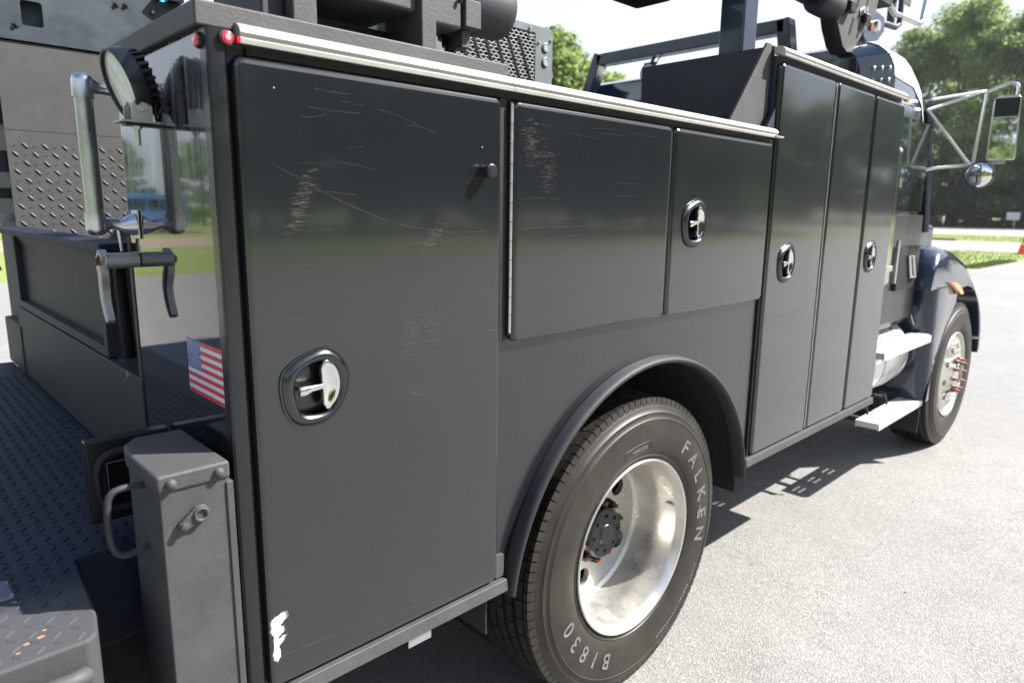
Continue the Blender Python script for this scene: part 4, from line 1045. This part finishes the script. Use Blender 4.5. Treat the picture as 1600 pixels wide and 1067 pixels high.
# ================================================================== cab
def c_cab():
    # body sections in YZ along X
    secs = []
    def sec(x, z0, z1, ys, r, tuck=.0):
        L = [(ys, z0)]
        L += [(ys, z0+(z1-r-z0)*t) for t in (.5, 1)]
        L += [(ys+tuck+r-r*math.cos(math.radians(a)), z1-r+r*math.sin(math.radians(a))) for a in range(15, 91, 15)]
        R = [(2.44-y_+0.0, z_) for y_, z_ in L[::-1]]
        return [(x, a, b) for a, b in L+R]
    S = [sec(3.42, .95, 2.46, .26, .16), sec(3.50, .95, 2.49, .135, .19), sec(3.80, .95, 2.50, .130, .22), sec(3.98, .95, 2.45, .135, .24), sec(4.12, .95, 2.34, .15, .25), sec(4.22, .95, 2.16, .16, .22)]
    n = len(S[0]); g = MB(); g.add([p for s_ in S for p in s_], [(i*n+j, i*n+j+1, (i+1)*n+j+1, (i+1)*n+j) for i in range(len(S)-1) for j in range(n-1)] + [tuple(range(n))])
    g.add(S[-1], [tuple(range(n))])
    cab = g.build('cab', paint_mat('blue_black_cab_paint', (.022, .034, .062), .14, False, .8, .03), T, ang=35)
    # upper side panel in white, standing in for sun glare on navy paint
    g = MB(); 
    A = 0
    ext = lambda P: [(p[0], p[1]-.004, p[2]+.003) for p in P]
    A = ext(S[1][2:9]); C1 = ext(S[2][2:9]); C2 = ext(S[3][2:9]); C3 = ext(S[4][2:9])
    for U, V_ in ((A, C1), (C1, C2), (C2, C3)): g.add(U+V_, [(i, i+1, 7+i+1, 7+i) for i in range(6)])
    g.build('roof_fairing', M['white'], cab, ang=40)
    # rear corner panel with louvre holes
    g = MB(); g.add([(3.412, .256, 1.9), (3.412, .256, 2.30), (3.412, .30, 2.40), (3.492, .165, 2.42), (3.494, .126, 2.30), (3.494, .126, 1.9)], [(0, 1, 4, 5), (1, 2, 3, 4)])
    cp = g.build('corner_louvre_panel', simple('grey_panel', (.13, .15, .17), .35, 0, .2), cab)
    for r in range(2):
        for c_ in range(3):
            t = .28+.24*c_; x_ = 3.412+.082*t; y_ = .256-.131*t; z_ = 2.345-.06*r
            q_ = MB(); q_.sphere((x_-.004, y_-.004, z_), .010, 10, 6, sx=1, sy=1, sz=.8); q_.box(x_-.012, x_-.004, y_-.014, y_-.006, z_-.016, z_-.006); q_.build('louvre', M['alu'], cp)
    B(3.4165, 3.4195, .34, 2.1, 1.72, 2.33).build('rear_window', M['glass'], cab)
    B(3.413, 3.416, .30, .335, 1.5, 2.40).build('rear_window_seal', M['black'], cab)
    # side door, window, trim
    B(3.60, 4.18, .122, .1285, 1.62, 2.12).build('side_window', M['glass'], cab)
    B(3.54, 4.22, .118, .1285, .98, 1.60).build('cab_door', M['post'], cab, bevel=.006)
    B(3.585, 3.60, .116, .129, 1.6, 2.2).build('window_seal', M['black'], cab)
    for x_ in (3.50, 3.46):
        q_ = MB(); q_.tube(bez([(x_, .13, 1.22), (x_, .07, 1.24), (x_, .065, 1.32), (x_, .065, 1.85), (x_, .07, 1.93), (x_, .13, 1.95)], 5), .014, 12); q_.build('cab_grab_bar', M['chrome'], cab)
    B(3.46, 3.55, .05, .13, 1.30, 1.33).build('door_step_bracket', M['alu'], cab, bevel=.004)
    # windscreen and posts
    g = MB(); g.add([(4.22, .30, 2.20), (4.22, 2.14, 2.20), (4.62, 2.10, 1.56), (4.62, .34, 1.56)], [(0, 1, 2, 3)]); g.build('windscreen', M['glass'], cab)
    g = MB(); g.add([(4.14, .155, 2.2), (4.22, .30, 2.20), (4.62, .34, 1.54), (4.40, .155, 1.54)], [(0, 1, 2, 3)]); g.build('quarter_glass', M['glass'], cab)
    q_ = MB(); q_.tube([(4.16, .15, 2.26), (4.30, .15, 1.90), (4.42, .155, 1.50)], .022, 10); q_.build('windscreen_post', M['navy'], cab)
    B(4.20, 4.64, .16, 2.26, 1.0, 1.54).build('cowl', M['navy'], cab, bevel=.03, seg=4)
    # hood
    H = []
    for x_, z1, y_ in ((4.60, 1.56, .34), (4.9, 1.52, .38), (5.3, 1.44, .45), (5.7, 1.34, .52), (5.95, 1.22, .58), (6.05, 1.05, .62)):
        H.append(sec2 := [(x_, a, b) for a, b in [(y_, .8), (y_, z1-.14), (y_+.02, z1-.06), (y_+.08, z1-.015), (y_+.2, z1)] + [(2.44-y_-.2, z1), (2.44-y_-.08, z1-.015), (2.44-y_-.02, z1-.06), (2.44-y_, z1-.14), (2.44-y_, .8)]])
    n = len(H[0]); g = MB(); g.add([p for s_ in H for p in s_], [(i*n+j, i*n+j+1, (i+1)*n+j+1, (i+1)*n+j) for i in range(len(H)-1) for j in range(n-1)]); g.add(H[-1], [tuple(range(n))]); g.add(H[0], [tuple(range(n))])
    g.build('hood', M['cabp'], T, ang=35)
    # front fender: profile swept in Y with a crowned top
    fcx, fcz, fr_ = 4.985, .53, .60
    def fen(y_, grow, top):
        O = [(4.16, 1.17+top*.2), (4.20, 1.30+top*.5), (4.30, 1.395+top), (4.45, 1.41+top), (4.65, 1.385+top), (4.85, 1.335+top), (5.05, 1.25+top), (5.25, 1.13+top*.8), (5.40, 1.02+top*.6), (5.50, .90+top*.3), (5.565, .76), (5.60, .62)]
        O = [(x_, z_) for x_, z_ in O]
        I = [(fcx+fr_*math.cos(math.radians(a)), fcz+fr_*math.sin(math.radians(a))) for a in (5, 14, 26, 38, 50, 62, 74, 86, 98, 110, 122, 134)][::-1]
        return [(x_, y_, z_) for x_, z_ in O], [(x_, y_, z_) for x_, z_ in I]
    g = MB(); lay = [fen(.012, 0, -.075), fen(.020, 0, -.045), fen(.045, 0, -.022), (fen(.10, 0, -.006)), fen(.22, 0, 0.006), fen(.48, 0, .03)]
    n = 12
    vs_ = [p for L in lay for p in L[0]]; g.add(vs_, [(i*n+j, i*n+j+1, (i+1)*n+j+1, (i+1)*n+j) for i in range(len(lay)-1) for j in range(n-1)])
    O, I = lay[0]
    # side skin between outline and arch
    I2 = [(x_, .016, z_) for x_, _, z_ in I]
    I2[0] = (4.50, .016, 1.16); I2[1] = (4.66, .016, 1.16); I2[2] = (4.80, .016, 1.12)
    g.add(list(O)+I2, [(j, j+1, n+j+1, n+j) for j in range(n-1)])
    g.add(I2+[(p[0], .48, p[2]) for p in I2], [(j, j+1, n+j+1, n+j) for j in range(n-1)])
    fd = g.build('front_fender', M['cabp'], T, ang=38)
    # splash panel behind the wheel: faces back, with rounded vertical edge
    g = MB(); sp_ = []
    for a in range(0, 91, 15): sp_.append((4.30+.10*math.sin(math.radians(a)), .02+.10-.10*math.cos(math.radians(a))))
    prof_ = [(4.31, .62), (4.31, .10)] + [(4.31+.08*(1-math.cos(math.radians(a))), .10-.08*math.sin(math.radians(a))) for a in range(15, 91, 15)]
    lows = []
    for z_, xo, xe in ((1.155, 0, 4.72), (1.10, 0, 4.82), (1.03, .005, 4.82), (.95, .01, 4.72), (.88, .015, 4.63), (.75, .02, 4.53), (.60, .03, 4.45), (.42, .05, 4.41)):
        lows.append([(x_+xo, y_, z_) for x_, y_ in prof_]+[(xe-.03, .018, z_), (xe, .026, z_), (xe, .30, z_)])
    n = len(lows[0]); g.add([p for L in lows for p in L], [(i*n+j, i*n+j+1, (i+1)*n+j+1, (i+1)*n+j) for i in range(len(lows)-1) for j in range(n-1)]); g.add(lows[0], [tuple(range(n))])
    g.build('splash_panel', M['cabp'], T, ang=50)
    MB().tube([(4.165, .30, 1.162), (4.20, .06, 1.162), (4.32, .014, 1.162), (4.52, .012, 1.162)], .008, 8).build('fender_seam', M['black'], T)
    ml_ = MB(); ml_.prism([(4.50, 1.186), (4.60, 1.182), (4.70, 1.165), (4.80, 1.125), (4.865, 1.085), (4.80, 1.085), (4.72, 1.115), (4.63, 1.145)], -.006, .0175); ml_.build('amber_fender_lamp', M['amber'], T, bevel=.003)
    g = MB(); g.tube(bez([(4.305, .20, 1.06), (4.30, .17, 1.03), (4.30, .14, .97), (4.30, .12, .92)], 5), .006, 8); g.build('fender_strap', M['alu'], T)
    g = MB(); g.prism([(5.56, .52), (5.63, .52), (5.64, .66), (5.60, .70), (5.555, .68)], .10, .5); g.build('front_valance', M['blackp'], T)
    g = MB(); g.prism([(5.545, .69), (5.61, .70), (5.60, .715), (5.545, .705)], .02, .3); g.build('bumper_trim', M['white'], T)
    # dark recess with hood latch between cab and fender
    B(3.80, 4.17, .10, .42, 1.17, 1.42).build('cowl_recess', M['black'], T)
    B(3.72, 3.745, .085, .10, 1.22, 1.46).build('step_light_frame', M['alu'], T)
    g = MB(); g.tube([(3.95, .09, 1.37), (4.02, .09, 1.36), (4.09, .09, 1.235), (4.02, .09, 1.24)], .009, 8, closed=True); g.build('hood_latch', M['alu'], T)
    B(4.39, 4.40, .05, .5, .2, .46).build('mud_flap', M['black'], T)
    g = MB(); g.tube([(4.33, .2, 1.5), (4.31, .18, 1.68)], .007, 8); g.build('antenna', M['flagred'], T)
M['cabp'] = paint_mat('glossy_fender_paint', (.014, .022, .042), .16, False, .7, .03, 1.45)
c_cab()

# fuel tank with straps and steps
g = MB(); g.lathe([(0, 3.50), (.20, 3.50), (.222, 3.51), (.228, 3.53), (.228, 4.20), (.222, 4.225), (.20, 4.235), (0, 4.235)], (0, .33, .745), 'x', 48)
ft = g.build('fuel_tank', simple('bright_polished_tank', (.82, .82, .82), .25, .45, var=.05), T, ang=35)
for x_ in (3.60, 3.78, 4.04): g = MB(); g.lathe([(.2285, x_), (.233, x_+.002), (.233, x_+.020), (.2285, x_+.022)], (0, .33, .745), 'x', 48); g.build('tank_strap', M['alu'], ft, ang=30)
g = MB(); g.cyl((3.70, .25, .958), (3.70, .24, 1.0), .045, .045, 24); g.cyl((3.70, .24, 1.0), (3.70, .238, 1.012), .036, .034, 24); g.build('tank_cap', M['alu'], ft, ang=35)
for x_ in (3.60, 3.92): g = MB(); g.box(x_, x_+.022, .12, .3, .50, .52); g.cyl((x_+.011, .13, .53), (x_+.011, .11, .47), .008, .006, 8); g.build('strap_bolt', M['linerdark'], ft)
def step(x0, x1, y0, y1, z, name):
    mb = MB(); outer = [Vector((x0, y0+.0, 0)), Vector((x1-.05, y0, 0)), Vector((x1, y0+.03, 0)), Vector((x1, y1, 0)), Vector((x0, y1, 0))]
    holes = []
    n_ = 3
    for c_ in range(4):
        cx = x0+.10+(x1-x0-.20)*c_/3
        for i in range(5):
            for j in range(2):
                hx, hy = cx-.04+.02*i, (y0+y1)/2-.018+.036*j; 
                holes.append([Vector((hx+.007*math.cos(a*PI/3), hy+.010*math.sin(a*PI/3), 0)) for a in range(5, -1, -1)])
    loops = [outer]+holes; pts = [p for L in loops for p in L]; tr = geometry.tessellate_polygon(loops)
    mb.add([(p.x, p.y, z) for p in pts], [tuple(t) for t in tr]); mb.add([(p.x, p.y, z-.003) for p in pts], [tuple(t) for t in tr])
    n_ = len(outer); mb.add([(p.x, p.y, z) for p in outer]+[(p.x, p.y, z-.035) for p in outer], [(i, (i+1) % n_, n_+(i+1) % n_, n_+i) for i in range(n_)])
    for y_ in (y0+.004, y1-.004): mb.box(x0, x1-.05, y_-.003, y_+.003, z-.04, z-.034)
    o = mb.build(name, simple(name+'_aluminium', (.66, .66, .64), .42, .4, var=.15), T, smooth=False, fix=False)
    return o
step(3.42, 4.30, .0, .125, .872, 'upper_tank_step')
step(3.62, 4.46, .045, .175, .425, 'lower_tank_step')
g = MB(); g.box(3.70, 3.73, .17, .35, .39, .42); g.box(4.2, 4.23, .17, .35, .39, .42); g.box(3.70, 3.73, .3, .35, .42, .52); g.build('step_hanger', M['linerdark'], T)

# mirror
g = MB(); X0 = 4.42
mr = MB().tube([(X0, .02, 2.325), (X0, -.075, 2.315)], .010, 10).build('mirror_arm', M['alu'], T)
for P in ([(4.15, .13, 2.26), (X0, -.075, 2.318)], [(4.12, .14, 2.20), (X0-.01, -.04, 2.31)], [(4.14, .14, 2.20), (X0, -.035, 1.905)], [(X0, -.078, 2.32), (X0, -.055, 1.90)]):
    MB().tube([Vector(p) for p in P], .0085, 10).build('mirror_tube', M['alu'], mr)
MB().tube(bez([(4.15, .16, 1.845), (4.22, .10, 1.875), (4.34, .02, 1.89), (X0, -.04, 1.90), (X0, -.12, 1.90), (X0, -.20, 1.915)], 5), .009, 10).build('mirror_tube', M['alu'], mr)
MB().tube(bez([(X0, -.085, 2.315), (X0, -.16, 2.345), (X0, -.21, 2.345), (X0, -.228, 2.325), (X0, -.228, 2.28)], 5), .0095, 10).build('mirror_tube', M['alu'], mr)
hd = MB(); P = chaikin([(-.110, 1.925), (-.125, 2.28), (-.245, 2.285), (-.262, 1.925)], 0)
hd.prism([(-.118, 1.930), (-.1195, 2.255), (-.127, 2.272), (-.145, 2.280), (-.236, 2.280), (-.246, 2.27), (-.258, 1.930), (-.25, 1.922), (-.126, 1.922)], X0-.012, X0+.03, 'yz')
mh = hd.build('mirror_head', M['alu'], mr, bevel=.004); mh.rotation_euler.z = math.radians(8)
B(X0-.0150, X0-.0135, -.246, -.128, 2.165, 2.268).build('mirror_shade', M['blackp'], mh)
MB().prism([(-.124, 1.932), (-.127, 2.160), (-.246, 2.160), (-.252, 1.932)], X0-.0150, X0-.0125, 'yz').build('mirror_glass', M['mirror'], mh)
g = MB(); g.sphere((X0-.02, -.098, 1.838), .072, 28, 12, sx=.25, sy=1, sz=1); g.build('convex_mirror', M['mirror'], mr)
g = MB(); g.lathe([(.070, -.005), (.0755, -.008), (.0755, .02), (.0, .03)], (X0-.015, -.098, 1.838), 'x', 32); g.build('convex_mirror_back', M['blackp'], mr)
g = MB(); g.box(X0-.01, X0+.01, -.215, -.165, 1.90, 1.925); g.build('mirror_clamp', M['cast'], mr)
# ================================================================== ground
def sheet(name, poly, z, mat, kind='structure'):
    me = bpy.data.meshes.new(name); me.from_pydata([(x, y, 0) for x, y in poly], [], [tuple(range(len(poly)))]); me.materials.append(mat); me.update()
    bm = bmesh.new(); bm.from_mesh(me); bmesh.ops.recalc_face_normals(bm, faces=bm.faces)
    for f in bm.faces:
        if f.normal.z < 0: f.normal_flip()
    bm.to_mesh(me); bm.free()
    o = bpy.data.objects.new(name, me); COL.objects.link(o); o.location = (0, 0, z); tag(o, kind=kind); return o
sheet('ground', [(-900, -900), (900, -900), (900, 900), (-900, 900)], -.012, M['grass'])
# parking lot
sheet('parking_lot', [(-20, -17), (60, -17), (60, 3.9), (31, 3.9), (24.3, 4.05), (21.5, 5.5), (20, 9), (19, 16), (-20, 16)], 0, M['asphalt'])
sheet('access_path', [(37.0, 3.7), (51.5, 5.6), (51.0, 60), (37.5, 60)], -.004, M['road'])
sheet('far_road', [(72, -160), (116, -160), (116, 200), (66, 200)], -.006, M['road'])
sheet('gravel_track', [(-60, 27), (30, 27), (30, 36), (-60, 36)], -.004, M['dirt'])
sheet('wood_floor', [(117, -160), (300, -160), (300, 240), (109, 240)], -.004, simple('leaf_litter_soil', (.06, .05, .03), .95, var=.4))
# concrete edge between lawn and path
kb_ = MB(); kb_.box(51.6, 51.9, 11.2, 30, -.012, .10); o = kb_.build('path_kerb', M['linerdark']); tag(o, 'dark low kerb between the lawn and the pale road', 'kerb')

# grass tufts along the visible lawn edges
def tufts(name, boxes, n, h):
    mb = MB(); random.seed(11)
    for _ in range(n):
        x0, x1, y0, y1 = random.choice(boxes); x = random.uniform(x0, x1); y = random.uniform(y0, y1); hh = h*random.uniform(.5, 1.4)
        a = random.uniform(0, PI*2); w_ = .02; dx, dy = math.cos(a)*w_, math.sin(a)*w_; lx, ly = random.uniform(-.04, .04), random.uniform(-.04, .04)
        mb.add([(x-dx, y-dy, -.012), (x+dx, y+dy, -.012), (x+lx, y+ly, hh)], [(0, 1, 2)])
    o = mb.build(name, M['grass'], fix=False, smooth=False, kind='stuff'); return o
tufts('lawn_grass', [(25, 37, 4.2, 12), (52, 66, 6, 20), (24.5, 30, 4.0, 4.6)], 12000, .04)

# ================================================================== trees
def leaf_mesh(name, mat, clumps, n, size, seed, mix=None):
    """clumps = [(centre, radius xyz)]; leaves concentrated on the outside of every clump"""
    rnd = random.Random(seed); vs_ = []; fs = []
    tot = sum(c[1][0]*c[1][1] for c in clumps)
    for c, r in clumps:
        k = int(n*r[0]*r[1]/tot)
        for _ in range(k):
            while True:
                d = Vector((rnd.uniform(-1, 1), rnd.uniform(-1, 1), rnd.uniform(-1, 1)))
                if .05 < d.length <= 1: break
            d = d.normalized()*(rnd.random()**.35)
            if d.z < -.5 and rnd.random() < .6: continue
            nz = noise.noise(Vector((c[0]+d.x*r[0], c[1]+d.y*r[1], c[2]+d.z*r[2]))*.9)
            if nz < -.22 and rnd.random() < .8: continue
            p = Vector(c)+Vector((d.x*r[0], d.y*r[1], d.z*r[2]))*(1+nz*.25)
            s_ = size*rnd.uniform(.5, 1.3)
            nr = (d+Vector((rnd.uniform(-1, 1), rnd.uniform(-1, 1), rnd.uniform(-.4, 1.2)))*.9).normalized()
            u = nr.orthogonal().normalized(); u.rotate(Matrix.Rotation(rnd.uniform(0, 6.28), 3, nr)); v = nr.cross(u)
            b = len(vs_); vs_ += [p-u*s_, p+v*s_*.5+nr*s_*.12, p+u*s_, p-v*s_*.5]; fs.append((b, b+1, b+2, b+3))
    me = bpy.data.meshes.new(name); me.from_pydata([tuple(p) for p in vs_], [], fs); me.materials.append(mat); return me
def trunk_mesh(name, h, r, limbs, seed):
    rnd = random.Random(seed); mb = MB()
    path = [Vector((0, 0, -.1))]
    for i in range(1, 7): path.append(Vector((rnd.uniform(-.03, .03)*h*i/6, rnd.uniform(-.03, .03)*h*i/6, h*i/6)))
    mb.tube(path, [r*1.3, r, r*.9, r*.78, r*.62, r*.45, r*.2], 9)
    for e in limbs:
        t = rnd.uniform(.3, .75); b = path[0].lerp(path[-1], t); mid = b.lerp(Vector(e), .5)+Vector((0, 0, -.04*h)); mb.tube(bez([b, mid, Vector(e)], 4), [r*.45*(1-k/9*.8) for k in range(9)], 6)
    me = bpy.data.meshes.new(name); me.from_pydata([tuple(v) for v in mb.v], [], mb.f); me.materials.append(M['bark']); me.shade_smooth(); return me
def make_proto(seed, H, Wd, mat, n, size, low=.08, kind='broad'):
    rnd = random.Random(seed); cl = []
    nc = 92 if kind == 'broad' else 20
    for i in range(nc):
        z = H*(low+(.97-low)*rnd.random()); t = z/H
        rad = Wd*.5*(math.sin(PI*min(1, max(.12, (t-low*.3)))**.75)+.12)
        a = rnd.uniform(0, 2*PI); rr = rad*rnd.uniform(.25, 1.0)
        s_ = Wd*.095*rnd.uniform(.6, 1.5)
        cl.append(((rr*math.cos(a), rr*math.sin(a), z), (s_*1.15, s_*1.15, s_*.85)))
    cl.append(((0, 0, H*.95), (Wd*.12, Wd*.12, H*.06)))
    lm = leaf_mesh('crown', mat, cl, n, size, seed)
    tm = trunk_mesh('trunk', H*.82, Wd*.028, [c[0] for c in cl[::5]], seed)
    return lm, tm
PROT = {
 'oak0': make_proto(1, 24, 15, M['leaf'], 60000, .21), 'oak1': make_proto(2, 27, 14, M['leaf'], 60000, .21), 'oak2': make_proto(3, 22, 16, M['leaf'], 60000, .21),
 'yel': make_proto(4, 20, 12, M['leaf2'], 50000, .19), 'dark': make_proto(5, 15, 11, M['leafd'], 24000, .26, low=.03),
 'young': make_proto(6, 9, 5.0, M['leaf2'], 9000, .17, low=.1),
}
def tree(kind, x, y, sc_, rot, label, group, name='broadleaf_tree', szz=1):
    lm, tm = PROT[kind]; r = empty(name, (x, y, -.012), label, 'tree', group); r.rotation_euler.z = rot; r.scale = (sc_, sc_, sc_*szz)
    for me, nm in ((tm, 'trunk'), (lm, 'crown')):
        o = bpy.data.objects.new(nm, me); COL.objects.link(o); o.parent = r
    return r
random.seed(21)
G1 = 'trees beyond the far road'
GEN = 'tall leafy green tree in the dense wood beyond the far road'
# front row (dark understory), main rows
row = []
for i in range(13):
    yy = -14+i*8.3; row.append((random.choice(['oak0', 'oak1', 'oak2']), 124+random.uniform(-4, 5)-.12*yy, yy, random.uniform(1.12, 1.38)))
for i in range(12):
    yy = -18+i*10; row.append((random.choice(['oak1', 'oak0', 'oak2']), 138+random.uniform(-5, 5)-.1*yy, yy, random.uniform(1.25, 1.5)))
for k_, x, y, s_ in row: tree(k_, x, y, s_*(1 if y < 42 else .66), random.uniform(0, 6), GEN, G1)
tree('yel', 119, 17.5, .80, 1.0, 'yellow green tree in front of the dark wood at the right edge', None)
for i in range(30):
    yy = -12+i*2.9+random.uniform(-1, 1); tree('dark', 118.5-.12*yy+random.uniform(-1.5, 1.5), yy, random.uniform(.42, .7), random.uniform(0, 6), 'dark shrubby tree along the foot of the wood', 'dark undergrowth trees at the wood edge', 'understory_tree')
# trees behind the cargo area (between machine and rack)
for i, (a, R0, s_) in enumerate(((36.9, 52, 1.08), (38.6, 55, 1.30), (41.0, 53, 1.38), (42.2, 56, 1.62), (43.9, 53, 1.58), (45.6, 55, 1.6), (49.5, 57, 1.4))):
    tree('young', -.5+R0*math.cos(math.radians(a)), -1.2+R0*math.sin(math.radians(a)), s_, i*1.7, 'light yellow green young tree showing above the truck body', 'young trees showing above the truck body', 'young_tree')
# wood on the far left and all round for the reflections
G3 = 'trees around the parking lot'
LR = 'leafy green tree of the wood surrounding the parking lot'
pts = []
for i in range(44):
    a = math.radians(80+i*6.0)
    R0 = 62+random.uniform(-6, 6)
    pts.append((R0*math.cos(a), R0*math.sin(a)))
for i, (x, y) in enumerate(pts):
    if x > 45 and y > -30: continue
    tree(random.choice(['oak0', 'oak2', 'yel', 'oak1']), x, y, (.40 if 92 < math.degrees(math.atan2(y, x)) < 128 else 1)*random.uniform(.68, .86), random.uniform(0, 6), LR, G3)
for i in range(16):
    a = math.radians(-75+i*4.0); tree(random.choice(['oak0', 'oak1', 'oak2']), 50+95*math.cos(a)*.8, -2+88*math.sin(a), random.uniform(.8, 1.0), random.uniform(0, 6), LR, G3)
for i in range(12):
    tree(random.choice(['oak0', 'oak2', 'oak1']), -4+i*7.5, -43+random.uniform(-3, 3), random.uniform(.60, .78), random.uniform(0, 6), LR, G3)

# summer haze over the whole place
hz = bpy.data.materials.new('haze_air'); hz.use_nodes = True; hz.node_tree.nodes.clear()
ho = hz.node_tree.nodes.new('ShaderNodeOutputMaterial'); hv = hz.node_tree.nodes.new('ShaderNodeVolumePrincipled')
hv.inputs['Color'].default_value = (.93, .96, 1, 1); hv.inputs['Density'].default_value = .00022; hv.inputs['Anisotropy'].default_value = .2
hz.node_tree.links.new(hv.outputs[0], ho.inputs['Volume'])
hb_ = MB().box(-950, 950, -950, 950, -1.1, 48); ho_ = hb_.build('haze', hz, kind='stuff', smooth=False)
# ================================================================== small things
cn = empty('traffic_cone', (36.3, 4.95, -.004), 'orange traffic cone standing at the pale path by the right edge', 'cone')
g = MB(); g.tube([(36.3, 4.95, .03), (36.3, 4.95, .28), (36.3, 4.95, .48), (36.3, 4.95, .72)], [.17, .125, .085, .03], 20); g.build('cone_body', M['orange'], cn)
B(36.08, 36.52, 4.73, 5.17, -.003, .032).build('cone_base', M['orange'], cn, bevel=.01)
g = MB(); g.tube([(36.3, 4.95, .40), (36.3, 4.95, .50)], [.106, .086], 20); g.build('cone_band', M['white'], cn)
sg = empty('yard_sign', (112, 19.2, -.01), 'small white sign board on a post before the wood', 'sign')
B(111.96, 112.04, 18.4, 19.9, 1.1, 2.1).build('sign_board', M['white'], sg); B(111.98, 112.02, 18.9, 19.0, 0, 1.09).build('sign_post', M['alu'], sg)
# vehicles reflected in the glossy rear panel
def van(name, x, y, L, W_, H, mat, label, cat, rot=0):
    r = empty(name, (x, y, 0), label, cat)
    P = [(-L/2, .35), (-L/2, H*.92), (-L/2+.15, H), (L*.22, H), (L*.34, H*.62), (L*.48, H*.55), (L/2, H*.42), (L/2, .35)]
    g = MB(); g.prism([(x+a, b) for a, b in P], y-W_/2, y+W_/2); g.build('body', mat, r, bevel=.08, seg=3)
    for sx in (-L*.32, L*.32):
        for sy in (-1, 1): q_ = MB(); q_.lathe([(0, -.1), (.2, -.1), (.33, -.08), (.34, .1), (0, .1)], (x+sx, y+sy*(W_/2-.1), .34), n=24); q_.build('wheel', M['rubber'], r)
    for sx0, sx1 in ((-L*.45, -L*.08), (-L*.05, L*.2)):
        for sy in (-1, 1): B(x+sx0, x+sx1, y+sy*W_/2, y+sy*(W_/2+.01), H*.58, H*.88).build('window', M['glass'], r)
    B(x-L/2+.02, x-L/2+.2, y-.2, y+.2, .5, .6).build('plate_light', M['white'], r)
van('delivery_van', -11.5, 42, 5.0, 1.9, 2.2, M['blue'], 'blue van reflected in the glossy rear panel', 'van')
van('parked_truck', -23, 46, 6.5, 2.2, 2.2, M['teal'], 'teal van reflected in the glossy rear panel left of the blue one', 'van')
van('white_van', -31, 50, 5.5, 2.1, 2.6, M['white'], 'white van reflected high in the glossy rear panel', 'van')
# a few pebbles on the asphalt
rs_ = random.Random(4); g = MB()
for _ in range(60):
    x, y = rs_.uniform(2.0, 7), rs_.uniform(-1.6, .6); s_ = rs_.uniform(.002, .005); g.sphere((x, y, s_*.5), s_, 6, 4, sz=.6)
g.build('gravel', simple('dark_pebbles', (.06, .055, .05), .9, var=.5), kind='stuff', fix=False)
